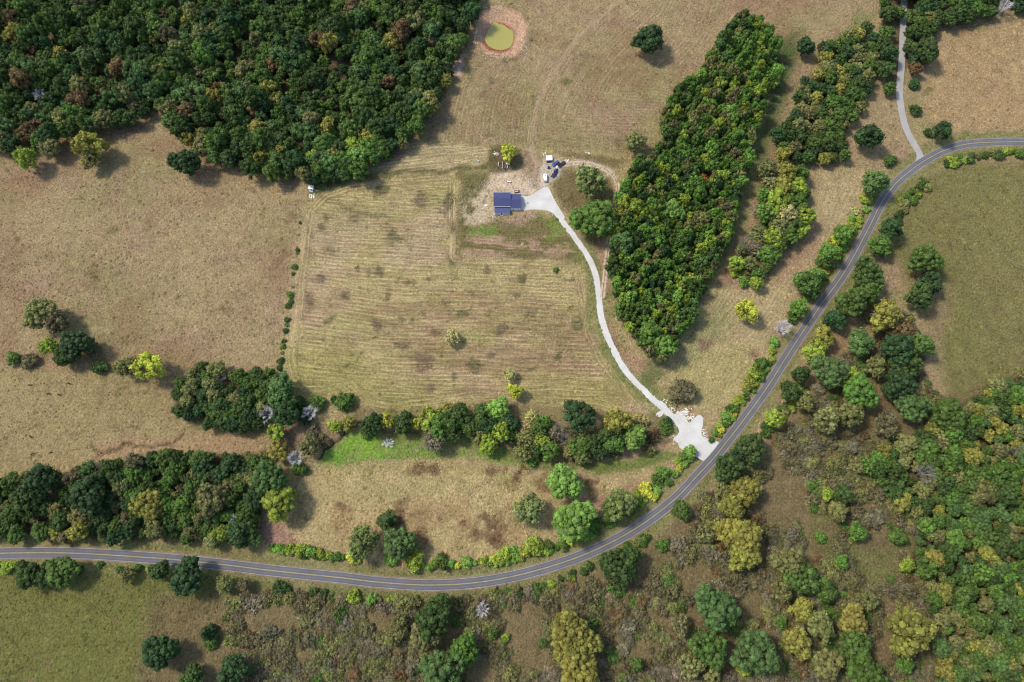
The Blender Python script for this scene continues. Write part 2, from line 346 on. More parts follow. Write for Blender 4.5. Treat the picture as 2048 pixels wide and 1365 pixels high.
# top-left corner, mown strip, brown edge
region([(620, 362), (720, 342), (800, 352), (700, 362), (640, 392), (618, 390)], DGRN, 7, 0.9)
region([(690, 352), (730, 318), (790, 290), (830, 284), (800, 318), (740, 345)], C(156, 124, 112), 8, 0.85)
col = lerp(col, C(108, 104, 66), line_mask([(720, 358), (800, 350), (880, 342), (920, 338), (975, 330), (985, 316), (984, 300), (1010, 296)], 4, 3) * 0.85)
col = lerp(col, C(110, 104, 68), line_mask([(917, 342), (916, 400), (913, 512)], 1.4, 1.2) * 0.7)
col = lerp(col, C(122, 106, 74), line_mask([(640, 398), (680, 408), (720, 424), (780, 438)], 4, 4) * 0.6)
# second band / east field
region([(1470, 560), (1462, 530), (1500, 470), (1520, 380), (1500, 430), (1465, 520), (1440, 560), (1480, 585)], C(150, 112, 96), 8, 0.7)
region([(1560, 520), (1630, 460), (1640, 490), (1580, 560), (1545, 575)], C(166, 132, 106), 14, 0.6)
region([(1390, 640), (1450, 600), (1470, 640), (1420, 700), (1370, 740), (1340, 750)], C(138, 138, 88), 20, 0.7)
region([(1400, 700), (1520, 680), (1470, 800), (1400, 820), (1340, 770)], C(174, 162, 104), 20, 0.7)
blot(1410, 685, 24, 22, C(138, 104, 88), 0.7); blot(1505, 705, 16, 14, C(146, 110, 90), 0.6); blot(1565, 660, 24, 14, C(166, 126, 112), 0.6)
blot(1630, 480, 20, 60, C(168, 140, 112), 0.5); blot(1600, 560, 18, 60, C(170, 138, 108), 0.5)
# creek meadow and the south meadow
region([(700, 815), (860, 822), (1010, 800), (1150, 815), (1320, 830), (1345, 880), (1300, 920), (1200, 925), (1040, 925), (960, 905), (860, 880), (760, 880), (690, 870)], C(132, 118, 80), 8, 0.8)
region([(545, 850), (600, 845), (680, 850), (690, 870), (640, 910), (600, 905), (560, 900), (540, 880)], C(138, 116, 92), 8, 0.85)
region([(640, 905), (680, 875), (760, 868), (800, 885), (830, 905), (760, 930), (680, 940), (640, 930)], C(116, 148, 62), 12, 0.95, 0.65 + 0.4 * sstep(0.3, 0.6, N3))
region([(690, 882), (740, 872), (790, 890), (760, 915), (700, 920)], C(132, 164, 60), 14, 0.75, sstep(0.25, 0.6, N3))
region([(790, 868), (960, 882), (1040, 908), (1050, 932), (950, 918), (860, 922), (790, 916)], C(114, 138, 62), 10, 0.9, 0.5 + 0.6 * sstep(0.35, 0.62, N3)); region([(1030, 915), (1110, 925), (1200, 920), (1230, 935), (1180, 945), (1050, 940)], C(112, 122, 66), 8, 0.75)
region([(640, 935), (800, 918), (950, 925), (1040, 945), (900, 950), (760, 945), (660, 965)], C(168, 152, 96), 10, 0.7)
region([(1180, 930), (1250, 925), (1340, 900), (1370, 905), (1330, 925), (1260, 952), (1200, 952)], C(108, 122, 58), 8, 0.9)
region([(1200, 905), (1330, 885), (1350, 895), (1250, 922), (1190, 925)], C(170, 138, 110), 6, 0.7)
region([(560, 960), (640, 940), (1060, 950), (1200, 960), (1300, 950), (1230, 1010), (1130, 1070), (1000, 1110), (860, 1125), (700, 1100), (520, 1090), (520, 1040)], C(188, 166, 116), 20, 0.65)
region([(560, 1000), (1080, 1000), (1120, 1080), (900, 1110), (620, 1080)], C(150, 120, 84), 30, 0.55, sstep(0.42, 0.66, fbm(XX, YY, 16, 51, 4)))
region([(515, 1030), (560, 1045), (600, 1080), (540, 1095), (512, 1080)], C(164, 124, 112), 14, 0.8)
region([(690, 985), (820, 960), (930, 960), (880, 990), (780, 1000)], C(158, 148, 98), 14, 0.5)
region([(1140, 1000), (1230, 985), (1290, 960), (1240, 1010), (1190, 1060), (1170, 1040)], C(166, 126, 106), 10, 0.7)
wr0 = random.Random(12)
for (x, y, rx, ry) in ((845, 945, 36, 16), (985, 937, 26, 9), (1028, 966, 26, 14), (1050, 942, 16, 7), (1085, 972, 20, 20), (1190, 962, 16, 11), (1183, 980, 24, 14), (975, 1070, 30, 15), (925, 1048, 18, 10), (995, 1050, 24, 20), (965, 1036, 14, 9), (615, 1035, 14, 8),
                       (875, 1040, 8, 6), (690, 1015, 22, 14), (630, 1100, 14, 8), (1000, 1085, 26, 14), (800, 1030, 16, 20), (850, 1070, 18, 30), (1130, 1005, 26, 12)):
    blot(x, y, rx * 1.15, ry * 1.15, C(112, 84, 62), 0.8)
for _ in range(60):
    x = wr0.uniform(540, 1300); y = wr0.uniform(945, 1110)
    if in_poly(x, y, [(560, 955), (640, 940), (1060, 950), (1290, 950), (1130, 1070), (860, 1120), (560, 1085)]): blot(x, y, wr0.uniform(5, 22), wr0.uniform(4, 12), wr0.choice([C(132, 106, 76), C(150, 142, 88), C(120, 98, 70), C(160, 150, 96)]), 0.6)
# dark weed patches in the hay field
wr = random.Random(3)
WEEDS = [(713, 436, 20, 9), (650, 448, 16, 22), (752, 551, 18, 15), (777, 600, 14, 16), (690, 590, 14, 12), (820, 563, 12, 12), (890, 607, 10, 7), (927, 627, 16, 10), (1050, 558, 12, 10), (1062, 627, 22, 12), (1160, 640, 12, 22), (1000, 665, 18, 16), (750, 650, 16, 18),
         (850, 720, 24, 26), (945, 730, 26, 18), (903, 752, 10, 10), (985, 715, 10, 7), (1115, 715, 10, 8), (862, 775, 10, 12), (760, 785, 8, 6), (655, 640, 20, 12), (640, 560, 14, 12), (840, 400, 16, 20), (770, 380, 24, 8), (905, 455, 14, 26), (895, 400, 12, 22), (780, 470, 26, 16),
         (660, 500, 20, 16), (720, 540, 10, 8), (975, 545, 10, 8), (1030, 590, 12, 9), (880, 660, 16, 10), (1060, 740, 14, 8), (800, 690, 20, 12), (690, 730, 14, 8), (1140, 560, 12, 8), (1225, 690, 14, 10), (620, 600, 12, 20), (625, 470, 12, 16), (1085, 505, 10, 6)]
for (x, y, rx, ry) in WEEDS: blot(x, y, rx * 1.1, ry * 1.1, wr.choice([C(116, 102, 78), C(124, 104, 84), C(108, 102, 68)]), 0.8)
for _ in range(150):
    x = wr.uniform(575, 1240); y = wr.uniform(370, 820)
    if in_poly(x, y, FIELD): blot(x, y, wr.uniform(3, 8), wr.uniform(3, 6), wr.choice([C(116, 104, 72), C(110, 106, 66), C(130, 108, 86)]), 0.7)
for _ in range(260):
    x = wr.uniform(-20, 2060); y = wr.uniform(0, 1365)
    if in_poly(x, y, [(629, 268), (1778, 342), (1500, 790), (1330, 960), (1146, 1080), (860, 1132), (500, 1096)]): continue
    blot(x, y, wr.uniform(5, 22), wr.uniform(4, 14), wr.choice([C(120, 98, 72), C(112, 106, 66), C(136, 108, 84)]), 0.6)
# bare tracks, bank, gullies
for sgn in (-1, 1):
    P = smooth_path([(p[0], p[1]) for p in LOOP], 5); Q = []
    for i, p in enumerate(P):
        d = (P[min(i + 1, len(P) - 1)] - P[max(i - 1, 0)]); d = Vector((-d.y, d.x)).normalized(); Q.append(tuple(p + d * 2.9 * sgn))
    col = lerp(col, C(208, 182, 156), line_mask(Q, 1.5, 1.2, False) * 0.9)
col = lerp(col, C(206, 186, 160), line_mask([(1150, 327), (1180, 329), (1206, 337), (1222, 350)], 6, 5) * 0.6)
col = lerp(col, C(178, 150, 118), line_mask([tuple(p) for p in smooth_path(TRACK, 4)], 3.6, 3.0) * 0.75)
col = lerp(col, C(174, 148, 116), line_mask([(1105, 150), (1095, 120), (1060, 110), (1130, 75), (1165, 60)], 2.5, 2.5) * 0.3)
col = lerp(col, C(190, 162, 136), line_mask([(1062, 296), (1068, 312), (1076, 332)], 4, 3) * 0.7)
pb = region(PONDBANK, CLAY, 3, 0.95); blot(915, 128, 16, 24, C(206, 172, 146), 1.0); blot(905, 142, 10, 10, C(206, 172, 146), 0.9)
pd = np.full(XX.shape, -99.0); s_ = (PX > 900) & (PX < 1100) & (PY > -30) & (PY < 170); pd[s_] = sdist(PX[s_], PY[s_], [tuple(p) for p in smooth_path(POND, 4, True)])
col = lerp(col, C(158, 92, 66), sstep(-8, -2, pd + (N3 - 0.5) * 5) * 0.85)
blot(1480, 34, 24, 12, C(190, 160, 136), 0.7)
cl = line_mask(CREEK, 3.0, 2.5); gl = line_mask(GULLY, 3.2, 3)
col = lerp(col, C(74, 62, 50), np.maximum(cl * sstep(760, 690, PX) * 0.9, cl * 0.5)); col = lerp(col, C(96, 76, 60), gl * 0.7)
col = lerp(col, C(190, 170, 136), line_mask([(180, 655), (210, 663), (225, 680), (258, 706)], 0.8, 0.8) * 0.6)
col = lerp(col, C(150, 118, 88), line_mask([(1384, 822), (1370, 835), (1355, 820), (1345, 812)], 8, 5) * 0.8)
col = lerp(col, C(178, 150, 116), line_mask([(650, 935), (800, 922), (930, 925), (1040, 940), (1200, 955), (1290, 945)], 2.5, 2.5) * 0.45)
col = lerp(col, C(120, 110, 80), line_mask([(1787, 160), (1787, 320)], 1.2, 1) * 0.6)
col = np.clip(col * (0.86 + 0.28 * N3[..., None]), 0, 1)

# mowing: distance across the passes and how strongly they show
fw = [tuple(at(*p).xy) for p in FIELD]; db = np.full(XX.shape, 99.0); s_ = mf > 0.01
db[s_] = seg_dist(XX[s_], YY[s_], fw, True)
rowc = YY + 0.05 * XX + (fbm(XX, YY, 90, 61, 2) - 0.5) * 10
rowc = np.where((db < 7.5) & (mf > 0.01), db, rowc)
tr = [tuple(at(*p).xy) for p in TRACK[:-2]] + [tuple(at(p[0], p[1]).xy) for p in ((1180, 300), (1300, 305))]
s_ = mt > 0.01; rowc[s_] = seg_dist(XX[s_], YY[s_], tr)
s_ = me > 0.01; rowc[s_] = rd[s_] + (fbm(XX[s_], YY[s_], 60, 66, 2) - 0.5) * 30
s_ = mn > 0.2; rowc[s_] = (YY - 0.12 * XX)[s_]
mow = np.clip(mf * 0.95 + mn + mt * 0.5 + me * 0.45, 0, 1)
mow = np.maximum(mow, region([(930, 470), (1150, 475), (1160, 520), (930, 520)], None) * 0.6)
rough = np.clip(1 - 0.85 * mow, 0.05, 1)

# relief
Z = (N1 - 0.5) * 0.9 + (N3 - 0.5) * 0.35 * rough - 0.05
pdrv = seg_dist(XX, YY, [tuple(p) for p in SIDE_W[::2]])
apr = region([(1040, 380), (1110, 370), (1130, 440), (1040, 425)], None, 10); yard = region([(960, 300), (1140, 300), (1140, 450), (960, 450)], None, 20)
flat = np.clip(np.maximum.reduce([1 - sstep(6, 16, rd), 1 - sstep(5, 12, dd), 1 - sstep(5, 12, pdrv), apr, yard, region([(1330, 810), (1420, 820), (1450, 900), (1380, 930), (1330, 890)], None, 8)]), 0, 1)
Z = Z * (1 - flat)
dr = line_mask([tuple(p) for p in ROAD], 26, 4, False) - line_mask([tuple(p) for p in ROAD], 15, 4, False)
Z -= cl * 1.1 * sstep(780, 680, PX) + cl * 0.5 + gl * 0.9 + np.clip(dr, 0, 1) * 0.35 * (1 - sstep(-1, -6, -np.abs(PX - 1400)) * 0)
bankd = np.full(XX.shape, -99.0); s_ = (PX > 880) & (PX < 1120) & (PY > -60) & (PY < 190); bankd[s_] = sdist(PX[s_], PY[s_], PONDBANK)
Z += np.where(bankd > -98, 1.2 * np.exp(-(bankd / 9.0) ** 2), 0) - 1.6 * sstep(6, 24, bankd) - 1.0 * sstep(-2, 10, pd)
Z += (vnoise(XX, YY, 2.2, 77) - 0.5) * 0.7 * sstep(0.0, 1.0, np.exp(-((bankd + 4) / 7.0) ** 2)) * (bankd > -98)

nx, ny = len(GX), len(GY)
gm = bpy.data.meshes.new("ground")
gm.vertices.add(nx * ny)
gm.vertices.foreach_set("co", np.stack([XX, YY, Z], -1).astype(np.float32).ravel())
idx = np.arange(nx * ny).reshape(ny, nx)
quads = np.stack([idx[:-1, :-1], idx[:-1, 1:], idx[1:, 1:], idx[1:, :-1]], -1).reshape(-1, 4)
gm.loops.add(quads.size); gm.loops.foreach_set("vertex_index", quads.ravel().astype(np.int32))
gm.polygons.add(len(quads)); gm.polygons.foreach_set("loop_start", (np.arange(len(quads)) * 4).astype(np.int32))
gm.polygons.foreach_set("use_smooth", np.ones(len(quads), bool))
gm.update(calc_edges=True)
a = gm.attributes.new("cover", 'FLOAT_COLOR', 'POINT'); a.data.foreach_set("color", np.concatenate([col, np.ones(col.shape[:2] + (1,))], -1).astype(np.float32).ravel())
a = gm.attributes.new("rowc", 'FLOAT', 'POINT'); a.data.foreach_set("value", rowc.astype(np.float32).ravel())
a = gm.attributes.new("mow", 'FLOAT', 'POINT'); a.data.foreach_set("value", mow.astype(np.float32).ravel())

def mat_ground():
    m = bpy.data.materials.new("pasture_ground"); m.use_nodes = True; nt = m.node_tree; N = nt.nodes; L = nt.links
    b = N["Principled BSDF"]; b.inputs["Roughness"].default_value = 0.95; b.inputs["Specular IOR Level"].default_value = 0.08
    def attr(n):
        x = N.new("ShaderNodeAttribute"); x.attribute_name = n; return x
    cov, row, mw = attr("cover"), attr("rowc"), attr("mow")
    tc = N.new("ShaderNodeTexCoord"); sp = N.new("ShaderNodeSeparateXYZ"); L.new(tc.outputs["Object"], sp.inputs[0])
    def math_(op, a, b_=None, c=None):
        x = N.new("ShaderNodeMath"); x.operation = op
        for i, v in enumerate((a, b_, c)):
            if v is None: continue
            if isinstance(v, (int, float)): x.inputs[i].default_value = v
            else: L.new(v, x.inputs[i])
        return x.outputs[0]
    def noise(scale, det=4, vec=None, rough_=0.6):
        x = N.new("ShaderNodeTexNoise"); x.inputs["Scale"].default_value = scale; x.inputs["Detail"].default_value = det; x.inputs["Roughness"].default_value = rough_
        L.new(vec if vec is not None else tc.outputs["Object"], x.inputs["Vector"]); return x.outputs["Fac"]
    def rng_(v, a0, a1, b0, b1):
        x = N.new("ShaderNodeMapRange"); L.new(v, x.inputs["Value"])
        for k, val in (("From Min", a0), ("From Max", a1), ("To Min", b0), ("To Max", b1)): x.inputs[k].default_value = val
        return x.outputs[0]
    # swaths
    cb = N.new("ShaderNodeCombineXYZ"); L.new(row.outputs["Fac"], cb.inputs[0]); L.new(math_('MULTIPLY', sp.outputs[0], 0.07), cb.inputs[1]); L.new(math_('MULTIPLY', sp.outputs[1], 0.03), cb.inputs[2])
    streak = rng_(noise(0.85, 5, cb.outputs[0], 0.70), 0.32, 0.68, 0.0, 1.0)
    ph = math_('ADD', math_('MULTIPLY', row.outputs["Fac"], 2 * math.pi / 3.1), math_('MULTIPLY', noise(0.05, 3), 5.0))
    wave = math_('POWER', math_('MULTIPLY_ADD', math_('SINE', ph), 0.5, 0.5), 3.5)
    wamt = rng_(noise(0.03, 3), 0.35, 0.65, 0.1, 1.0)
    swath = math_('ADD', math_('MULTIPLY', math_('MULTIPLY', wave, wamt), 0.46), math_('MULTIPLY', streak, 0.62))
    swath = math_('ADD', swath, 0.53)
    swm = math_('ADD', math_('MULTIPLY', math_('SUBTRACT', swath, 1.0), mw.outputs["Fac"]), 1.0)
    # tufts and speckle
    fine = rng_(noise(0.62, 6, None, 0.80), 0.33, 0.67, 0.48, 1.52)
    med = rng_(noise(0.16, 5, None, 0.70), 0.30, 0.70, 0.80, 1.20)
    mul = math_('MULTIPLY', math_('MULTIPLY', fine, med), swm)
    mx = N.new("ShaderNodeMix"); mx.data_type = 'RGBA'; mx.blend_type = 'MULTIPLY'; mx.inputs["Factor"].default_value = 1.0
    L.new(cov.outputs["Color"], mx.inputs[6]); L.new(mul, mx.inputs[7])
    # straw and green flecks
    fl = N.new("ShaderNodeMix"); fl.data_type = 'RGBA'; L.new(rng_(noise(0.55, 5, None, 0.7), 0.55, 0.72, 0.0, 0.42), fl.inputs["Factor"]); L.new(mx.outputs[2], fl.inputs[6]); fl.inputs[7].default_value = (*C(132, 128, 74), 1)
    f2 = N.new("ShaderNodeMix"); f2.data_type = 'RGBA'; L.new(math_('MULTIPLY', rng_(streak, 0.7, 1.0, 0.0, 0.55), mw.outputs["Fac"]), f2.inputs["Factor"]); L.new(fl.outputs[2], f2.inputs[6]); f2.inputs[7].default_value = (*C(206, 184, 136), 1)
    L.new(f2.outputs[2], b.inputs["Base Color"])
    bp = N.new("ShaderNodeBump"); bp.inputs["Strength"].default_value = 1.0; bp.inputs["Distance"].default_value = 1.1
    L.new(math_('ADD', noise(0.8, 6, None, 0.7), math_('MULTIPLY', swm, 0.25)), bp.inputs["Height"]); L.new(bp.outputs[0], b.inputs["Normal"])
    return m
M_GROUND = mat_ground(); gm.materials.append(M_GROUND)
ground = new_obj("ground", gm); tag(ground, kind="structure")

def ground_z(x, y):
    i = min(max(int((x - GX[0]) if False else np.searchsorted(GX, x) - 1), 0), nx - 2); j = min(max(np.searchsorted(GY, y) - 1, 0), ny - 2)
    fx = (x - GX[i]) / (GX[i + 1] - GX[i]); fy = (y - GY[j]) / (GY[j + 1] - GY[j])
    return float((Z[j, i] * (1 - fx) + Z[j, i + 1] * fx) * (1 - fy) + (Z[j + 1, i] * (1 - fx) + Z[j + 1, i + 1] * fx) * fy)

# ------------------------------------------------------------------ pond water
mw_ = bpy.data.materials.new("pond_water"); mw_.use_nodes = True
b_ = mw_.node_tree.nodes["Principled BSDF"]; b_.inputs["Base Color"].default_value = (*C(172, 164, 84, 0.72), 1); b_.inputs["Roughness"].default_value = 0.12
nz_ = mw_.node_tree.nodes.new("ShaderNodeTexNoise"); nz_.inputs["Scale"].default_value = 1.5; bp_ = mw_.node_tree.nodes.new("ShaderNodeBump"); bp_.inputs["Strength"].default_value = 0.1
mw_.node_tree.links.new(nz_.outputs[0], bp_.inputs["Height"]); mw_.node_tree.links.new(bp_.outputs[0], b_.inputs["Normal"])
pz = -1.75
pp = [at(p.x, p.y, pz) for p in smooth_path([(996 + (p[0] - 996) * 1.10, 75 + (p[1] - 75) * 1.10) for p in POND], 5, True)]
new_obj("pond_water", mesh_np("pond_water", pp, [tuple(range(len(pp)))], [mw_])); tag(bpy.data.objects["pond_water"], kind="structure")

# ------------------------------------------------------------------ roads
def ribbon(path, half, z, name, mat, parent=None, jag=0.0, off=0.0, seed=0, hump=0.0, u0=0, u1=None):
    r = random.Random(seed); V = []; F = []; n = len(path); u1 = n if u1 is None else u1; acc = [0.0, 0.0]
    for i in range(u0, u1):
        d = path[min(i + 1, n - 1)] - path[max(i - 1, 0)]; nrm = Vector((-d.y, d.x)).normalized(); h = half(i / (n - 1)) if callable(half) else half
        for k in (0, 1): acc[k] = 0.6 * acc[k] + r.uniform(-jag, jag)
        for k, s in enumerate((-1.0, 0.0, 1.0)):
            w = off + s * h + (acc[0] if s < 0 else acc[1] if s > 0 else 0)
            q = path[i] + nrm * w; V.append((q.x, q.y, z + (hump if s == 0 else 0)))
    m_ = u1 - u0
    for i in range(m_ - 1):
        for k in (0, 1): a0 = i * 3 + k; F.append((a0, a0 + 1, a0 + 4, a0 + 3))
    me_ = mesh_np(name, V, F, [mat]); me_.flip_normals() if me_.polygons[0].normal.z < 0 else None
    return new_obj(name, me_, parent)

def mat_road(name, base, spots, stretch=None):
    m = bpy.data.materials.new(name); m.use_nodes = True; N = m.node_tree.nodes; L = m.node_tree.links; b = N["Principled BSDF"]
    b.inputs["Roughness"].default_value = 0.9; b.inputs["Specular IOR Level"].default_value = 0.15
    tc = N.new("ShaderNodeTexCoord"); n1 = N.new("ShaderNodeTexNoise"); n1.inputs["Scale"].default_value = 0.12; n1.inputs["Detail"].default_value = 6; n2 = N.new("ShaderNodeTexNoise"); n2.inputs["Scale"].default_value = 1.6; n2.inputs["Detail"].default_value = 6
    L.new(tc.outputs["Object"], n1.inputs["Vector"]); L.new(tc.outputs["Object"], n2.inputs["Vector"])
    rp = N.new("ShaderNodeValToRGB"); rp.color_ramp.elements[0].position = 0.3; rp.color_ramp.elements[1].position = 0.72
    rp.color_ramp.elements[0].color = (*spots, 1); rp.color_ramp.elements[1].color = (*base, 1)
    ad = N.new("ShaderNodeMix"); ad.data_type = 'FLOAT'; ad.inputs[0].default_value = 0.5; L.new(n1.outputs["Fac"], ad.inputs[2]); L.new(n2.outputs["Fac"], ad.inputs[3])
    L.new(ad.outputs[0], rp.inputs[0]); L.new(rp.outputs[0], b.inputs["Base Color"])
    bp = N.new("ShaderNodeBump"); bp.inputs["Strength"].default_value = 0.3; bp.inputs["Distance"].default_value = 0.05; L.new(n2.outputs["Fac"], bp.inputs["Height"]); L.new(bp.outputs[0], b.inputs["Normal"])
    return m
M_ASPH = mat_road("asphalt", C(124, 122, 124), C(100, 98, 100)); M_GRAV = mat_road("white_gravel", C(232, 230, 224, 0.74), C(190, 184, 170, 0.74)); M_SIDE = mat_road("pale_chip_seal", C(188, 184, 178), C(160, 154, 146))
def wheel_paths(m):
    N = m.node_tree.nodes; L = m.node_tree.links; b = N["Principled BSDF"]; src = b.inputs["Base Color"].links[0].from_socket
    a = N.new("ShaderNodeAttribute"); a.attribute_name = "across"; ab = N.new("ShaderNodeMath"); ab.operation = 'ABSOLUTE'; L.new(a.outputs["Fac"], ab.inputs[0])
    pp = N.new("ShaderNodeMath"); pp.operation = 'PINGPONG'; L.new(ab.outputs[0], pp.inputs[0]); pp.inputs[1].default_value = 0.25
    mr = N.new("ShaderNodeMapRange"); L.new(pp.outputs[0], mr.inputs["Value"]); mr.inputs["From Min"].default_value = 0.0; mr.inputs["From Max"].default_value = 0.25; mr.inputs["To Min"].default_value = 1.12; mr.inputs["To Max"].default_value = 0.86
    mx = N.new("ShaderNodeMix"); mx.data_type = 'RGBA'; mx.blend_type = 'MULTIPLY'; mx.inputs["Factor"].default_value = 1.0; L.new(src, mx.inputs[6]); L.new(mr.outputs[0], mx.inputs[7]); L.new(mx.outputs[2], b.inputs["Base Color"])
wheel_paths(M_ASPH)
M_LINE = mat_basic("white_line_paint", (0.33, 0.33, 0.31), 0.7, 0.5, 0.15); M_YEL = mat_basic("yellow_line_paint", (0.42, 0.33, 0.10), 0.7, 0.3, 0.3)
M_SHLD = mat_road("gravel_shoulder", C(158, 140, 112), C(128, 116, 88))
shoulder = ribbon(ROAD_W, 4.1, 0.02, "road_shoulder", M_SHLD, jag=0.25, seed=4); tag(shoulder, kind="structure")
def wide_road():
    V = []; F = []; ac = []; n = len(ROAD_W); K = 17; r = random.Random(9); j0 = j1 = 0
    for i in range(n):
        d = ROAD_W[min(i + 1, n - 1)] - ROAD_W[max(i - 1, 0)]; nr = Vector((-d.y, d.x)).normalized(); j0 = .5 * j0 + r.uniform(-.06, .06); j1 = .5 * j1 + r.uniform(-.06, .06)
        for k in range(K):
            t = -1 + 2 * k / (K - 1); q = ROAD_W[i] + nr * (t * 3.55 + (j0 if k == 0 else j1 if k == K - 1 else 0)); V.append((q.x, q.y, 0.07 + 0.05 * (1 - abs(t)))); ac.append(t)
    for i in range(n - 1):
        for k in range(K - 1): a0 = i * K + k; F.append((a0, a0 + 1, a0 + K + 1, a0 + K))
    m = mesh_np("road", V, F, [M_ASPH]); m.flip_normals() if m.polygons[0].normal.z < 0 else None
    m.attributes.new("across", 'FLOAT', 'POINT').data.foreach_set("value", np.array(ac, np.float32)); return new_obj("road", m)
road = wide_road(); tag(road, kind="structure")
for s in (-1, 1):
    ribbon(ROAD_W, 0.085, 0.081, "edge_line", M_LINE, road, off=3.25 * s); ribbon(ROAD_W, 0.075, 0.124, "centre_line", M_YEL, road, off=0.15 * s)
side = ribbon(SIDE_W, lambda t: 2.7 + 3.6 * max(0, 1 - t * 9) ** 1.6, 0.045, "side_road", M_SIDE, jag=0.12, seed=5); tag(side, kind="structure")

def poly_sheet(pts, z, name, mat, jag=0.5, seed=0, per=6):
    P = smooth_path([at(*p).xy for p in pts], per, True); r = random.Random(seed)
    bm = bmesh.new(); vs = [bm.verts.new((p.x + r.uniform(-jag, jag), p.y + r.uniform(-jag, jag), z)) for p in P]
    f = bm.faces.new(vs); bm.normal_update()
    if f.normal.z < 0: f.normal_flip()
    bmesh.ops.triangulate(bm, faces=[f]); me_ = bpy.data.meshes.new(name); bm.to_mesh(me_); bm.free(); me_.materials.append(mat)
    return me_
drive = ribbon(DRIVE_W, lambda t: 2.15 - 0.25 * math.sin(t * 9) * 0.4, 0.03, "driveway", M_GRAV, jag=0.20, seed=6); tag(drive, kind="structure")
apron = new_obj("gravel_apron", poly_sheet([(1042, 394), (1055, 393), (1068, 388), (1080, 379), (1092, 374.5), (1099, 379), (1105, 392), (1112, 406), (1120, 419), (1129, 434), (1124, 446), (1113, 432), (1103, 425), (1088, 420.5), (1066, 419.5), (1042, 419.5)], 0.036, "gravel_apron", M_GRAV, 0.12, 1), drive)
mouth = new_obj("driveway_mouth", poly_sheet([(1312, 800), (1320, 802), (1331, 808), (1336, 817), (1343, 824), (1349, 829), (1354, 823), (1362, 826), (1370, 833), (1378, 845), (1386, 840), (1397, 830), (1406, 836), (1406, 850), (1403, 862), (1406, 873), (1420, 879), (1436, 884), (1446, 894), (1436, 906),
                         (1420, 918), (1406, 922), (1390, 912), (1372, 902), (1360, 897), (1356, 888), (1347, 878), (1355, 870), (1358, 860), (1349, 847), (1335, 832), (1322, 817)], 0.042, "driveway_mouth", M_GRAV, 0.25, 2), drive)
new_obj("turnout", poly_sheet([(1322, 822), (1328, 826), (1324, 831), (1319, 835), (1316, 833), (1312, 829), (1317, 824)], 0.048, "turnout", M_GRAV, 0.15, 3), drive)

def rut(path_px, off, half, name, mat, parent, seed, gap=0.0):
    P = smooth_path([at(*p).xy for p in path_px], 14); r = random.Random(seed); V = []; F = []; n = len(P); a0 = a1 = 0.0; wob = 0.0
    for i in range(n):
        d = P[min(i + 1, n - 1)] - P[max(i - 1, 0)]; nr = Vector((-d.y, d.x)).normalized(); a0 = 0.6 * a0 + r.uniform(-.12, .12); a1 = 0.6 * a1 + r.uniform(-.12, .12); wob = 0.8 * wob + r.uniform(-.08, .08)
        for w in (-half + a0, half + a1):
            q = P[i] + nr * (off + wob + w); V.append((q.x, q.y, ground_z(q.x, q.y) + 0.05))
    F = [(2 * i, 2 * i + 1, 2 * i + 3, 2 * i + 2) for i in range(n - 1) if r.random() >= gap]
    m = mesh_np(name, V, F, [mat]); m.flip_normals() if m.polygons[0].normal.z < 0 else None
    return new_obj(name, m, parent)
M_RUT = mat_road("bare_track_soil", C(222, 200, 174), C(186, 160, 130)); M_RUT2 = mat_road("dusty_track_soil", C(184, 160, 128), C(150, 126, 94))
lt = rut(LOOP, -1.1, 0.55, "dirt_track", M_RUT, None, 1, .04); tag(lt, kind="structure"); rut(LOOP, 1.1, 0.55, "wheel_rut", M_RUT, lt, 2, .04)
ft = rut(TRACK, -1.0, 0.5, "field_track", M_RUT2, None, 3, .12); tag(ft, kind="structure"); rut(TRACK, 1.0, 0.5, "wheel_rut", M_RUT2, ft, 4, .12)
SP = [(690, 942), (760, 930), (850, 926), (930, 928), (1000, 936), (1060, 946), (1140, 950), (1210, 957), (1260, 955), (1300, 940)]
mt2 = rut(SP, -1.0, 0.3, "meadow_track", M_RUT2, None, 5, .3); tag(mt2, kind="structure"); rut(SP, 1.0, 0.3, "wheel_rut", M_RUT2, mt2, 6, .3)

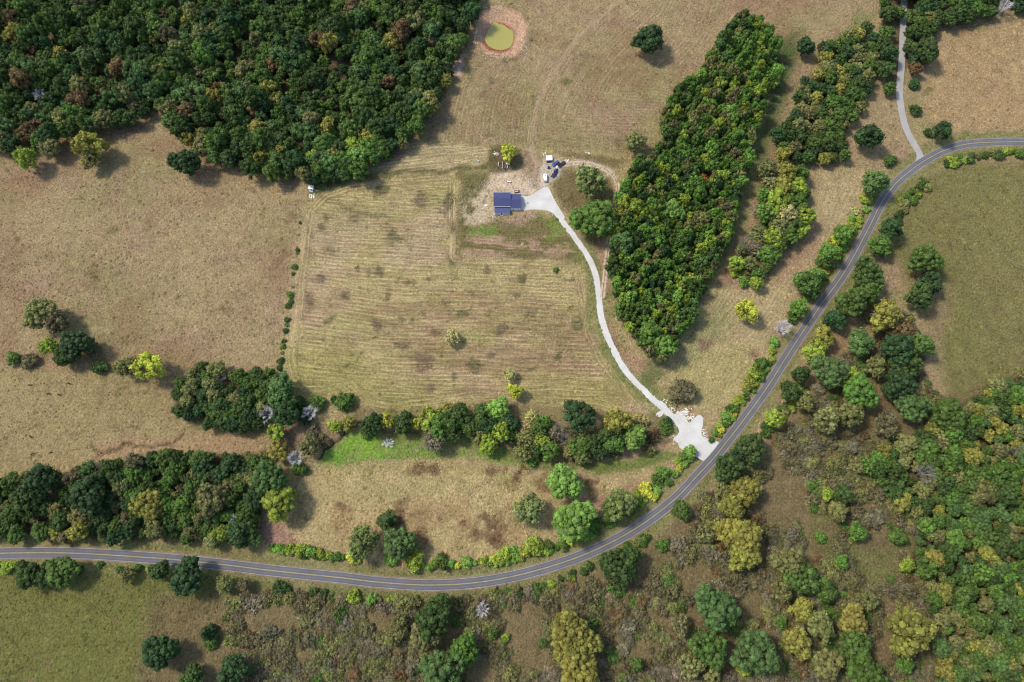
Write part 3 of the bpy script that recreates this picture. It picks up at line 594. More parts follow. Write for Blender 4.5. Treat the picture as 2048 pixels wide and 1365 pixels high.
# ------------------------------------------------------------------ plant prototypes (unit size: crown radius 1)
def ico(n):
    bm = bmesh.new(); bmesh.ops.create_icosphere(bm, subdivisions=n, radius=1.0); bm.verts.ensure_lookup_table()
    V = np.array([v.co[:] for v in bm.verts]); F = np.array([[v.index for v in f.verts] for f in bm.faces]); bm.free(); return V, F
ICO1 = ico(2)
def crown(seed, lobes=26, lr=(0.26, 0.42), cz=1.15, vs=0.8, zlow=-0.45, leaves=46, ls=(0.06, 0.12), core=True, spread=0.68, dens_in=0.0, cone=False, squash=0.85, bias=None):
    R = np.random.RandomState(seed); cen = []; rad = []; tries = 0
    ax = 1.0 + R.uniform(-0.1, 0.1); ay = 1.0 + R.uniform(-0.1, 0.1); e1 = R.uniform(0, 6.28); e2 = R.uniform(0, 6.28)
    while len(cen) < lobes and tries < 4000:
        tries += 1
        if cone:
            h = R.rand() ** 0.8; th = R.rand() * 2 * math.pi; rr = (1 - h) * spread * R.uniform(0.7, 1.0)
            c = np.array([math.cos(th) * rr, math.sin(th) * rr, cz + (h * 2 - 1) * vs]); r = R.uniform(*lr) * (1.05 - 0.6 * h)
        else:
            d = R.normal(size=3); d /= np.linalg.norm(d)
            if d[2] < zlow: continue
            k = spread * R.uniform(0.72, 1.05) if R.rand() < 0.85 else spread * R.uniform(0.1, 0.6)
            th = math.atan2(d[1], d[0]); k *= 1 + 0.09 * math.sin(2 * th + e1) + 0.11 * math.sin(3 * th + e2) + 0.07 * math.sin(5 * th + e1 * 3); c = np.array([d[0] * k * ax, d[1] * k * ay, cz + d[2] * k * vs]); r = R.uniform(*lr)
        if any(np.linalg.norm((c - q) * [1, 1, 0.9]) < 0.52 * (r + s) for q, s in zip(cen, rad)): continue
        cen.append(c); rad.append(r)
    cen = np.array(cen); rad = np.array(rad)
    V = []; F = []; var = []; nb = 0
    for c, r in zip(cen, rad):
        lobe_v = R.uniform(0.15, 0.85)
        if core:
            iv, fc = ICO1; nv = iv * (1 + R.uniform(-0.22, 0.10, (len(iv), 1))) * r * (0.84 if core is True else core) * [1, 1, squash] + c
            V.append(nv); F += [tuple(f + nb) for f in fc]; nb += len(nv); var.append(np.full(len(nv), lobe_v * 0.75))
        n = int(leaves * (r / 0.34) ** 2)
        d = R.normal(size=(n, 3)); d /= np.linalg.norm(d, axis=1)[:, None]
        d = d[d[:, 2] > -0.55]
        k = R.uniform(0.80, 1.18, len(d)) if core is True else R.uniform(0.25, 1.05, len(d))
        P = c + d * (k * r)[:, None] * [1, 1, squash]
        dist = np.linalg.norm(P[:, None, :] - cen[None], axis=2) / rad[None]
        P_ok = (dist < 0.78).sum(1) == 0 if core is True else np.ones(len(P), bool)
        P = P[P_ok]; d = d[P_ok]
        nrm = d + R.normal(scale=0.55, size=d.shape); nrm[:, 2] += 0.25; nrm /= np.linalg.norm(nrm, axis=1)[:, None]
        a = np.cross(nrm, R.normal(size=nrm.shape)); a /= np.linalg.norm(a, axis=1)[:, None] + 1e-9; b = np.cross(nrm, a)
        s = R.uniform(ls[0], ls[1], len(P))[:, None]
        q = np.stack([P - a * s, P - b * s * 0.62 + nrm * s * 0.18, P + a * s, P + b * s * 0.62 + nrm * s * 0.18], 1).reshape(-1, 3)
        V.append(q); F += [(nb + 4 * i, nb + 4 * i + 1, nb + 4 * i + 2, nb + 4 * i + 3) for i in range(len(P))]; nb += len(q)
        var.append(np.repeat(np.clip(lobe_v + R.normal(scale=0.2, size=len(P)), 0, 1), 4))
    return np.concatenate(V), F, np.concatenate(var)
def limbs(seed, cz=1.15, n=7, r0=0.07, reach=0.72, vs=0.8, sub=2, trunk_h=0.55, lean=0.05, zmin=0.1):
    """tapered trunk with forking limbs"""
    R = random.Random(seed); mb = MB(); top = Vector((R.uniform(-lean, lean), R.uniform(-lean, lean), trunk_h))
    mb.tube((0, 0, -0.06), (0, 0, 0.05), r0 * 1.5, r0 * 1.1, 7); mb.tube((0, 0, 0.05), top, r0 * 1.1, r0 * 0.8, 7)
    for i in range(n):
        th = 2 * math.pi * (i + R.uniform(-0.3, 0.3)) / n; el = R.uniform(zmin, 1.2)
        d = Vector((math.cos(th) * math.cos(el), math.sin(th) * math.cos(el), math.sin(el) * vs))
        end = Vector((0, 0, cz - 0.1)) + d * reach * R.uniform(0.75, 1.1); mid = top.lerp(end, 0.5) + Vector((R.uniform(-.08, .08), R.uniform(-.08, .08), R.uniform(-.02, .08)))
        mb.tube(top - Vector((0, 0, R.uniform(0, trunk_h * 0.3))), mid, r0 * 0.55, r0 * 0.36, 5, False); mb.tube(mid, end, r0 * 0.36, r0 * 0.14, 5, False)
        for j in range(sub):
            s0 = mid.lerp(end, R.uniform(0.05, 0.8)); e = s0 + (d + Vector((R.uniform(-1, 1), R.uniform(-1, 1), R.uniform(-.3, .8)))).normalized() * R.uniform(0.22, 0.42) * reach
            mb.tube(s0, e, r0 * 0.3, r0 * 0.1, 4, False)
            for q in range(2 if sub > 3 else 0):
                s1 = s0.lerp(e, R.uniform(0.3, 0.9)); mb.tube(s1, s1 + Vector((R.uniform(-1, 1), R.uniform(-1, 1), R.uniform(-.4, .8))).normalized() * R.uniform(0.12, 0.25), r0 * 0.13, r0 * 0.05, 3, False)
    return mb
def crown_mesh(name, *a, **k):
    V, F, var = crown(*a, **k); m = mesh_np(name, V, F, [M_LEAF]); at_ = m.attributes.new("leafvar", 'FLOAT', 'POINT'); at_.data.foreach_set("value", var.astype(np.float32)); return m
def limb_mesh(name, mat, *a, **k):
    mb = limbs(*a, **k); return mesh_np(name, mb.v, mb.f, [mat], True)
PROTO = {}
PROTO['oak'] = [(crown_mesh("oak_crown", 100 + i, lobes=54, lr=(0.15, 0.31), leaves=70, ls=(0.05, 0.105), spread=0.76), limb_mesh("oak_trunk", M_BARK, 100 + i)) for i in range(6)]
PROTO['bigoak'] = [(crown_mesh("big_crown", 150 + i, lobes=110, lr=(0.11, 0.25), leaves=90, ls=(0.028, 0.065), spread=0.82), limb_mesh("big_trunk", M_BARK, 150 + i)) for i in range(4)]
PROTO['tall'] = [(crown_mesh("tall_crown", 200 + i, lobes=30, lr=(0.18, 0.38), cz=1.25, vs=1.0, leaves=52, ls=(0.08, 0.15), spread=0.72), limb_mesh("tall_trunk", M_BARK, 200 + i, 1.25)) for i in range(6)]
PROTO['airy'] = [(crown_mesh("airy_crown", 300 + i, lobes=34, lr=(0.22, 0.38), leaves=60, ls=(0.05, 0.10), core=0.6, spread=0.72), limb_mesh("airy_trunk", M_TWIG, 300 + i, n=9, sub=5, r0=0.05)) for i in range(4)]
PROTO['weep'] = [(crown_mesh("loose_crown", 400 + i, lobes=40, lr=(0.15, 0.30), leaves=64, ls=(0.05, 0.10), core=True, spread=0.78, squash=1.1), limb_mesh("loose_trunk", M_BARK, 400 + i, sub=3)) for i in range(4)]
PROTO['shrub'] = [(crown_mesh("shrub_foliage", 500 + i, lobes=22, lr=(0.18, 0.42), cz=0.42, vs=0.6, zlow=-0.1, leaves=60, ls=(0.08, 0.16), spread=0.74), limb_mesh("shrub_stem", M_BARK, 500 + i, 0.42, n=5, r0=0.05, trunk_h=0.12)) for i in range(5)]
PROTO['brush'] = [(crown_mesh("brush_foliage", 600 + i, lobes=18, lr=(0.24, 0.42), cz=0.4, vs=0.5, zlow=-0.1, leaves=52, ls=(0.07, 0.15), core=0.4, spread=0.78), limb_mesh("brush_stem", M_TWIG, 600 + i, 0.42, n=8, sub=4, r0=0.035, trunk_h=0.1)) for i in range(4)]
PROTO['cedar'] = [(crown_mesh("cedar_crown", 700 + i, lobes=40, lr=(0.2, 0.34), cz=1.1, vs=1.0, leaves=40, ls=(0.05, 0.1), spread=0.75, cone=True), limb_mesh("cedar_trunk", M_BARK, 700 + i)) for i in range(3)]
PROTO['dead'] = [(None, limb_mesh("bare_limbs", M_DEAD, 800 + i, 1.05, n=12, sub=11, r0=0.055, reach=0.95, vs=0.95, trunk_h=0.35, zmin=0.45)) for i in range(4)]
PROTO['deadgrey'] = [(None, limb_mesh("grey_limbs", M_TWIG, 850 + i, 1.05, n=16, sub=10, r0=0.045, reach=0.95, vs=0.95, trunk_h=0.35, zmin=0.4)) for i in range(3)]
KH = {'bigoak': 0.95, 'oak': 1.0, 'tall': 1.25, 'airy': 0.95, 'weep': 1.05, 'shrub': 1.0, 'brush': 0.9, 'cedar': 1.1, 'dead': 0.9, 'deadgrey': 0.9}
ZC = {'bigoak': 1.25, 'oak': 1.25, 'tall': 1.4, 'airy': 1.2, 'weep': 1.2, 'shrub': 0.45, 'brush': 0.4, 'cedar': 1.1, 'dead': 0.9, 'deadgrey': 0.9}
TINT0 = {'dark': C(82, 104, 52), 'deep': C(70, 96, 54), 'mid': C(100, 126, 58), 'green': C(110, 144, 62), 'bright': C(138, 176, 80), 'blue': C(102, 130, 70), 'greygreen': C(136, 148, 84), 'olive': C(140, 140, 82), 'lime': C(158, 176, 68),
        'yellow': C(200, 200, 78), 'pale': C(200, 190, 124), 'orange': C(196, 130, 76), 'rust': C(134, 110, 72), 'grey': C(138, 130, 100), 'gold': C(158, 154, 72), 'dun': C(128, 120, 82)}
TINT = {k_: tuple(c_ * 1.12 for c_ in v_) for k_, v_ in TINT0.items()}
CWORD = {'dark': 'dark green', 'deep': 'deep green', 'mid': 'mid green', 'green': 'green', 'bright': 'bright green', 'blue': 'blue green', 'greygreen': 'grey green', 'olive': 'olive', 'lime': 'yellow green', 'yellow': 'yellow', 'pale': 'pale yellow',
         'orange': 'orange', 'rust': 'rust brown', 'grey': 'greyish', 'gold': 'golden green', 'dun': 'dull brown green'}
NAMES = {'bigoak': 'broadleaf_tree', 'oak': 'broadleaf_tree', 'tall': 'broadleaf_tree', 'airy': 'broadleaf_tree', 'weep': 'broadleaf_tree', 'shrub': 'shrub', 'brush': 'shrub', 'cedar': 'broadleaf_tree', 'dead': 'bare_tree', 'deadgrey': 'bare_tree'}

PLANTS = []      # every plant: kind, x, y, R, k, rot, tint, px radius, cluster, label
def plant(kind, px, py, r, tint, cluster, label=None, k=None, hand=True):
    if kind == 'oak' and hand and r >= 26: kind = 'bigoak'
    s = px_per_m(py); R = r / s * (1.15 if hand and NAMES[kind] == 'broadleaf_tree' else 1.05 if hand else 1.0); k = KH[kind] * rng.uniform(0.9, 1.12) if k is None else k
    p = at(px, py, ZC[kind] * R * k * 0.8)
    t = TINT[tint]; j = rng.uniform(0.88, 1.12); t = tuple(max(0.005, c * j * rng.uniform(0.95, 1.05)) for c in t)
    PLANTS.append(dict(kind=kind, x=p.x, y=p.y, px=px, py=py, R=R, k=k, rot=rng.uniform(0, 6.28), t=t, tint=tint, r=r, cluster=cluster, label=label, hand=hand, var=rng.randrange(100)))

exec_trees = True
# -- single trees inside the property
H = 'single'
plant('oak', 561, 1006, 31, 'lime', H, "round yellow green tree standing alone near the west corner of the south meadow")
plant('oak', 541, 956, 31, 'blue', H, "dull blue green tree just north of the round yellow green meadow tree")
plant('cedar', 775, 1043, 25, 'dark', H, "dark green northernmost tree of the tight trio in the south meadow", k=0.8)
plant('airy', 727, 1086, 31, 'greygreen', H, "soft grey green westernmost tree of the tight meadow trio")
plant('oak', 799, 1085, 30, 'blue', H, "blue green easternmost tree of the tight meadow trio")
plant('oak', 1128, 965, 32, 'bright', H, "bright light green round tree below the creek trees")
plant('airy', 1057, 1019, 30, 'greygreen', H, "grey green fine leaved tree southwest of the bright round meadow tree")
plant('oak', 1148, 1040, 37, 'bright', H, "large pale green clumpy tree beside the road bend")
plant('oak', 1187, 441, 38, 'green', H, "large green oak beside the driveway and the dirt track")
plant('airy', 1180, 368, 32, 'greygreen', H, "dull green loose crowned tree north of the large driveway oak", k=1.0)
plant('weep', 1491, 624, 20, 'yellow', H, "small bright yellow tree alone in the east clearing")
plant('weep', 1016, 307, 16, 'yellow', H, "yellow leaved tree beside the junk pen north of the house")
plant('weep', 1031, 783, 15, 'yellow', H, "small bright yellow sapling in the hay field above the creek trees")
plant('airy', 1019, 751, 14, 'pale', H, "pale half bare sapling just above the bright yellow one", k=0.8)
plant('airy', 903, 676, 16, 'pale', H, "faint pale yellow sapling in the middle of the hay field", k=0.8)
plant('airy', 1271, 286, 20, 'olive', H, "olive tree at the northwest shoulder of the dense grove")
plant('shrub', 1112, 540, 6, 'mid', H, "tiny green shrub in the hay field near the driveway")
plant('airy', 1365, 782, 26, 'dun', H, "thin brown green sapling thicket in the clearing north of the driveway mouth", k=0.5)
plant('brush', 1350, 800, 12, 'olive', H, "low olive weed clump between driveway mouth and sapling thicket")
# -- bare trees
plant('dead', 1561, 658, 22, 'grey', H, "white bare branched dead tree at the roadside of the east clearing")
plant('dead', 622, 826, 21, 'grey', H, "white dead tree against dark shrubs at the creek's west end", k=0.7)
plant('dead', 592, 918, 21, 'grey', H, "bleached dead tree with many forked limbs beside the creek gully", k=0.8)
plant('dead', 541, 829, 21, 'grey', H, "spindly white dead tree on the west boundary", k=1.0)
plant('deadgrey', 1117, 858, 17, 'grey', H, "grey leafless tree among the creek trees, upper of two")
plant('deadgrey', 1128, 880, 17, 'grey', H, "grey leafless tree among the creek trees, lower of two")
plant('dead', 775, 887, 14, 'grey', H, "flattened grey dead treetop lying on the bright green grass", k=0.25)
plant('deadgrey', 686, 806, 10, 'grey', H, "small grey bare tree within the round shrub above the creek")
plant('dead', 742, 838, 11, 'grey', H, "bare white snag beside the yellow willow of the creek row", k=0.9)
plant('dead', 795, 842, 10, 'grey', H, "bare grey snag just right of the yellow creek willow", k=0.9)
plant('deadgrey', 1487, 492, 20, 'grey', H, "leafless grey tree at the west edge of the mixed tree belt")
plant('deadgrey', 1512, 425, 14, 'grey', H, "leafless purple grey thicket tree north of the other bare belt tree")
plant('deadgrey', 1550, 345, 12, 'grey', H, "leafless grey tree at the north tip of the mixed tree belt")
plant('dead', 965, 1220, 19, 'grey', H, "bare forked tree below the road bend")
plant('deadgrey', 445, 758, 16, 'grey', H, "leafless tree on top of the dark west clump")
plant('dead', 475, 1042, 17, 'grey', H, "bare limbed tree at the east end of the west wood", k=0.9)
plant('deadgrey', 200, 940, 20, 'grey', H, "bare greyish tree at the top edge of the west wood")
plant('deadgrey', 1844, 948, 26, 'grey', H, "bare tree at the top edge of the southeast wood")
plant('dead', 84, 195, 16, 'grey', H, "bare grey tree at the left of the northwest forest")
plant('deadgrey', 520, 298, 14, 'grey', H, "bare tree by the lower edge of the northwest forest")
plant('deadgrey', 2030, 905, 16, 'grey', H, "bare tree at the far right of the southeast wood")
plant('airy', 1800, 662, 24, 'rust', H, "brown thin crowned tree among green trees right of the road")
plant('dead', 2005, 20, 18, 'grey', H, "bare grey tree at the top right corner wood")
plant('deadgrey', 185, 305, 24, 'grey', H, "bare twiggy tree beside the yellow tree of the northwest pasture")
# -- creek row
CR = 'creek'
for e in ((565, 772, 24, 'oak', 'blue'), (562, 800, 22, 'oak', 'blue'), (575, 826, 24, 'oak', 'deep'), (600, 812, 17, 'shrub', 'dark'), (634, 808, 17, 'shrub', 'mid'), (612, 838, 14, 'shrub', 'deep'), (553, 866, 16, 'weep', 'lime'), (558, 903, 20, 'airy', 'gold'), (600, 938, 15, 'shrub', 'mid'),
          (620, 893, 20, 'airy', 'olive'), (648, 882, 14, 'brush', 'dun'), (626, 862, 14, 'brush', 'grey'), (691, 804, 20, 'shrub', 'mid'), (670, 800, 9, 'shrub', 'dark'), (672, 853, 13, 'weep', 'lime'), (697, 847, 14, 'airy', 'gold'), (745, 850, 20, 'oak', 'dark'), (735, 862, 14, 'shrub', 'mid'),
          (775, 842, 14, 'weep', 'yellow'), (806, 850, 18, 'oak', 'dark'), (812, 832, 11, 'oak', 'dark'), (832, 848, 11, 'weep', 'yellow'), (860, 838, 20, 'weep', 'lime'), (880, 852, 24, 'oak', 'green'), (895, 826, 18, 'oak', 'gold'), (916, 834, 24, 'oak', 'dark'), (940, 850, 20, 'oak', 'mid'),
          (868, 884, 20, 'airy', 'grey'), (905, 865, 18, 'oak', 'dark'), (955, 872, 14, 'weep', 'olive'), (966, 830, 20, 'oak', 'mid'), (994, 820, 22, 'oak', 'bright'), (978, 852, 20, 'oak', 'deep'), (1002, 864, 20, 'weep', 'lime'), (976, 890, 19, 'weep', 'lime'), (1018, 848, 20, 'oak', 'deep'), (1024, 872, 15, 'oak', 'dark'),
          (1048, 856, 14, 'airy', 'pale'), (1052, 880, 18, 'airy', 'olive'), (1062, 834, 14, 'brush', 'pale'), (1078, 858, 18, 'weep', 'mid'), (1090, 846, 14, 'weep', 'green'), (1046, 906, 17, 'airy', 'olive'), (1062, 916, 15, 'shrub', 'green'), (1084, 885, 17, 'weep', 'lime'), (1098, 902, 20, 'oak', 'green'), (1106, 868, 14, 'airy', 'grey'), (1072, 898, 16, 'oak', 'dark'),
          (1158, 833, 28, 'weep', 'deep'), (1145, 862, 14, 'brush', 'grey'), (1165, 865, 14, 'brush', 'pale'), (1178, 860, 11, 'brush', 'pale'), (1160, 895, 21, 'oak', 'mid'), (1185, 888, 20, 'oak', 'dark'), (1140, 905, 15, 'airy', 'olive'), (1165, 915, 16, 'oak', 'olive'), (1200, 905, 15, 'oak', 'deep'),
          (1233, 843, 25, 'oak', 'gold'), (1218, 870, 20, 'oak', 'dark'), (1226, 888, 20, 'oak', 'mid'), (1245, 872, 16, 'oak', 'deep'), (1268, 875, 23, 'oak', 'bright'), (1280, 842, 16, 'brush', 'pale'), (1302, 872, 18, 'brush', 'rust'), (1230, 908, 13, 'brush', 'olive'), (1300, 900, 14, 'brush', 'olive'), (1330, 855, 14, 'shrub', 'mid'), (1335, 843, 9, 'shrub', 'deep')):
    plant(e[3], e[0], e[1], e[2] * 1.03, e[4], CR)
# -- mixed tree belt
for e in ((1532, 340, 18, 'airy', 'olive'), (1540, 372, 17, 'airy', 'olive'), (1541, 365, 11, 'oak', 'green'), (1572, 350, 20, 'weep', 'gold'), (1596, 348, 18, 'oak', 'mid'), (1566, 376, 20, 'weep', 'gold'), (1590, 374, 20, 'oak', 'lime'), (1605, 385, 15, 'oak', 'mid'), (1528, 396, 17, 'airy', 'green'),
          (1552, 404, 20, 'weep', 'lime'), (1576, 404, 17, 'oak', 'mid'), (1596, 404, 15, 'oak', 'green'), (1545, 424, 16, 'weep', 'lime'), (1572, 432, 22, 'airy', 'pale'), (1604, 424, 15, 'oak', 'mid'), (1612, 436, 18, 'weep', 'lime'), (1530, 430, 20, 'airy', 'green'), (1534, 446, 15, 'shrub', 'green'),
          (1558, 458, 20, 'airy', 'olive'), (1588, 452, 18, 'oak', 'mid'), (1600, 462, 15, 'oak', 'lime'), (1575, 470, 20, 'oak', 'green'), (1545, 476, 20, 'airy', 'lime'), (1512, 468, 18, 'airy', 'olive'), (1556, 492, 16, 'oak', 'mid'), (1530, 490, 16, 'airy', 'dun'), (1508, 500, 16, 'airy', 'grey'), (1484, 498, 14, 'airy', 'olive'),
          (1515, 488, 10, 'weep', 'yellow'), (1530, 510, 17, 'oak', 'green'), (1545, 515, 14, 'oak', 'mid'), (1536, 530, 14, 'airy', 'mid'), (1472, 530, 15, 'weep', 'lime'), (1468, 548, 9, 'shrub', 'lime'), (1498, 528, 15, 'weep', 'olive'), (1516, 548, 15, 'airy', 'mid'), (1487, 564, 12, 'shrub', 'green'), (1511, 568, 13, 'weep', 'lime'), (1490, 548, 14, 'brush', 'olive')):
    plant(e[3], e[0], e[1], e[2], e[4], 'belt')
# -- roadside hedge of the property
for e in ((1746, 368, 24, 'oak', 'blue'), (1732, 400, 13, 'shrub', 'lime'), (1714, 424, 13, 'brush', 'pale'), (1700, 455, 14, 'shrub', 'lime'), (1684, 470, 18, 'oak', 'green'), (1668, 482, 12, 'shrub', 'yellow'), (1655, 508, 20, 'oak', 'green'), (1645, 525, 14, 'oak', 'mid'), (1646, 545, 10, 'shrub', 'yellow'),
          (1612, 566, 24, 'oak', 'mid'), (1628, 555, 18, 'oak', 'green'), (1622, 584, 16, 'oak', 'deep'), (1596, 618, 16, 'oak', 'green'), (1584, 636, 12, 'shrub', 'mid'), (1548, 684, 11, 'shrub', 'bright'), (1544, 702, 8, 'shrub', 'lime'), (1522, 728, 14, 'shrub', 'mid'), (1508, 748, 15, 'shrub', 'lime'), (1496, 768, 14, 'shrub', 'gold'),
          (1476, 800, 10, 'shrub', 'lime'), (1462, 818, 11, 'shrub', 'green'), (1450, 834, 11, 'shrub', 'bright'), (1438, 852, 9, 'shrub', 'lime'), (1380, 905, 14, 'shrub', 'bright'), (1368, 914, 10, 'shrub', 'green'), (1325, 946, 14, 'shrub', 'green'), (1314, 958, 13, 'shrub', 'mid'), (1290, 980, 15, 'shrub', 'yellow'), (1274, 992, 12, 'shrub', 'lime'),
          (1240, 1008, 26, 'oak', 'greygreen'), (1222, 1024, 20, 'oak', 'mid'), (1192, 1048, 13, 'shrub', 'green'), (1098, 1090, 10, 'shrub', 'mid'), (1068, 1094, 20, 'shrub', 'lime'), (1050, 1102, 12, 'shrub', 'yellow'), (1030, 1104, 13, 'shrub', 'bright'), (1008, 1110, 15, 'shrub', 'lime'), (985, 1118, 9, 'shrub', 'yellow'), (966, 1122, 10, 'shrub', 'lime'),
          (933, 1124, 13, 'shrub', 'bright'), (882, 1124, 16, 'shrub', 'mid'), (870, 1126, 10, 'shrub', 'lime'), (828, 1120, 20, 'shrub', 'lime'), (782, 1120, 14, 'shrub', 'bright'), (707, 1114, 15, 'shrub', 'yellow'), (640, 1108, 10, 'shrub', 'lime'), (622, 1104, 12, 'shrub', 'bright'), (600, 1102, 13, 'shrub', 'lime'), (580, 1100, 12, 'shrub', 'lime'), (560, 1098, 12, 'shrub', 'bright'), (545, 1096, 9, 'shrub', 'mid'),
          (508, 1078, 15, 'oak', 'blue')):
    plant(e[3], e[0], e[1], e[2], e[4], 'hedge')
# -- west boundary
for e in ((600, 446, 5, 'dark'), (597, 470, 4, 'olive'), (595, 500, 7, 'dark'), (594, 507, 5, 'mid'), (589, 534, 10, 'mid'), (586, 548, 6, 'dark'), (585, 574, 5, 'olive'), (580, 590, 11, 'mid'), (581, 604, 9, 'dark'), (576, 612, 10, 'dark'), (574, 640, 9, 'dark'), (573, 650, 7, 'mid'), (571, 662, 9, 'deep'),
          (568, 682, 7, 'dark'), (566, 694, 9, 'mid'), (564, 706, 6, 'olive'), (561, 722, 11, 'dark'), (559, 736, 10, 'deep')):
    plant('shrub', e[0], e[1], e[2] * 0.68, e[3], 'westline', k=0.7)
# -- trees named one by one outside
for e in ((1297, 83, 27, 'oak', 'deep', "round dark tree alone in the north hay field"), (1609, 96, 17, 'oak', 'deep', "small round dark tree between the two northern tree belts"), (1735, 275, 24, 'oak', 'deep', "round dark tree near the side road, west of it"),
          (372, 327, 26, 'oak', 'deep', "dark broad tree standing just below the northwest forest edge"), (55, 320, 21, 'weep', 'lime', "yellow green round tree in the northwest pasture, leftmost of three"), (102, 297, 20, 'airy', 'olive', "olive thin tree between the two yellow trees of the northwest pasture"),
          (180, 292, 26, 'weep', 'gold', "golden yellow tree in the northwest pasture, right of the olive one"), (185, 322, 20, 'airy', 'olive', "olive thin tree just below the golden pasture tree"), (255, 736, 21, 'airy', 'olive', "olive tree touching the bright yellow one in the west pasture"), (300, 736, 26, 'weep', 'yellow', "bright yellow tree in the west pasture"),
          (85, 628, 30, 'airy', 'olive', "large thin olive tree in the west pasture thicket"), (118, 645, 24, 'airy', 'dun', "brownish thin tree beside the large olive pasture thicket tree"), (155, 690, 28, 'oak', 'deep', "dark dense tree of the west pasture thicket"), (100, 694, 17, 'weep', 'lime', "yellow green small tree left of the dark thicket tree"),
          (130, 715, 20, 'oak', 'dark', "dark tree below the dense thicket tree in the west pasture"), (28, 718, 14, 'shrub', 'mid', "green bush at the left end of the pasture hedge"), (60, 722, 16, 'shrub', 'dun', "dull bush second in the west pasture hedge"), (200, 735, 16, 'shrub', 'dark', "dark bush at the right end of the pasture hedge"), (185, 700, 18, 'brush', 'dun', "brown low thicket right of the dark thicket tree"),
          (1850, 104, 24, 'oak', 'dark', "dark round tree at the southeast tip of the top right wood"), (1830, 140, 12, 'weep', 'rust', "small rust red tree beside the side road"), (1828, 170, 12, 'shrub', 'deep', "small dark shrub below the rust red tree"), (1830, 222, 13, 'shrub', 'dark', "dark shrub on the east side of the side road bend"),
          (1882, 264, 18, 'oak', 'deep', "dark bushy tree north of the road near the junction"), (1855, 267, 9, 'shrub', 'dark', "small bush left of the dark junction tree"), (1779, 322, 13, 'shrub', 'mid', "green bush on the road side of the northeast corner"),
          (1759, 493, 22, 'oak', 'mid', None), (1848, 522, 26, 'oak', 'mid', None), (1731, 552, 27, 'oak', 'dark', None), (1735, 582, 24, 'oak', 'mid', None), (1858, 567, 22, 'oak', 'deep', None), (1837, 593, 25, 'oak', 'dark', None), (1702, 606, 28, 'oak', 'mid', None), (1767, 634, 28, 'weep', 'gold', None),
          (1719, 688, 24, 'oak', 'blue', None), (1793, 702, 30, 'oak', 'deep', None), (1837, 692, 24, 'oak', 'mid', None), (1646, 675, 19, 'weep', 'gold', None), (1627, 705, 22, 'weep', 'lime', None), (1656, 743, 31, 'oak', 'blue', None), (1693, 753, 20, 'weep', 'lime', None), (1717, 786, 28, 'oak', 'green', None),
          (1796, 772, 28, 'oak', 'deep', None), (1823, 816, 26, 'oak', 'blue', None), (1601, 750, 17, 'oak', 'dark', None), (1580, 784, 20, 'oak', 'dark', None), (1608, 805, 18, 'weep', 'olive', None), (1546, 839, 18, 'weep', 'lime', None), (1806, 732, 26, 'oak', 'dark', None), (1502, 897, 27, 'oak', 'dark', None), (1480, 905, 18, 'oak', 'deep', None),
          (1668, 640, 20, 'oak', 'deep', None), (1748, 735, 20, 'airy', 'olive', None), (1780, 460, 22, 'oak', 'deep', None), (1895, 832, 30, 'oak', 'mid', None), (1700, 830, 24, 'weep', 'olive', None), (1650, 842, 26, 'airy', 'olive', None), (1770, 850, 24, 'airy', 'dun', None)):
    plant(e[3], e[0], e[1], e[2], e[4], 'eastside' if e[5] is None else 'single', e[5])
for e in ((1456, 938, 26, 'oak', 'dark'), (1487, 982, 27, 'oak', 'gold'), (1444, 980, 18, 'oak', 'olive'), (1461, 1014, 24, 'oak', 'gold'), (1454, 1064, 25, 'oak', 'gold'), (1492, 1077, 30, 'oak', 'gold'), (1485, 1112, 26, 'oak', 'gold'), (1410, 1069, 19, 'airy', 'olive'), (1362, 1021, 18, 'oak', 'mid'), (1430, 1216, 38, 'oak', 'blue'),
          (1418, 1298, 30, 'oak', 'mid'), (1509, 1305, 37, 'oak', 'blue'), (1574, 1124, 27, 'oak', 'olive'), (1601, 1157, 29, 'oak', 'mid'), (1560, 1180, 22, 'airy', 'olive'), (1603, 1219, 23, 'oak', 'gold'), (1594, 1285, 27, 'oak', 'gold'), (1639, 1252, 25, 'oak', 'olive'), (1704, 1242, 27, 'oak', 'gold'), (1707, 1286, 30, 'oak', 'mid'),
          (1817, 1264, 41, 'oak', 'gold'), (1652, 1326, 28, 'oak', 'olive'), (1728, 1342, 32, 'oak', 'mid'), (1675, 1024, 19, 'oak', 'olive'), (1654, 988, 12, 'weep', 'lime'), (1685, 990, 18, 'oak', 'dark'), (1714, 1065, 18, 'oak', 'green'), (1794, 1073, 16, 'oak', 'mid'), (1683, 1124, 13, 'oak', 'green'), (1813, 1130, 14, 'weep', 'lime'), (1738, 1202, 17, 'weep', 'olive'),
          (1235, 1133, 32, 'oak', 'dark'), (1256, 1116, 24, 'oak', 'dark'), (1640, 1075, 12, 'shrub', 'green'), (1380, 1330, 24, 'airy', 'olive'), (1360, 1250, 20, 'airy', 'dun'), (1326, 1090, 14, 'shrub', 'mid'), (1276, 1330, 17, 'cedar', 'mid'), (1488, 1338, 12, 'weep', 'lime'), (1425, 1354, 15, 'weep', 'olive'), (1808, 1330, 15, 'oak', 'green'), (1650, 1180, 22, 'oak', 'mid'), (1560, 1245, 14, 'shrub', 'green')):
    plant(e[3], e[0], e[1], e[2], e[4], 'southeast')
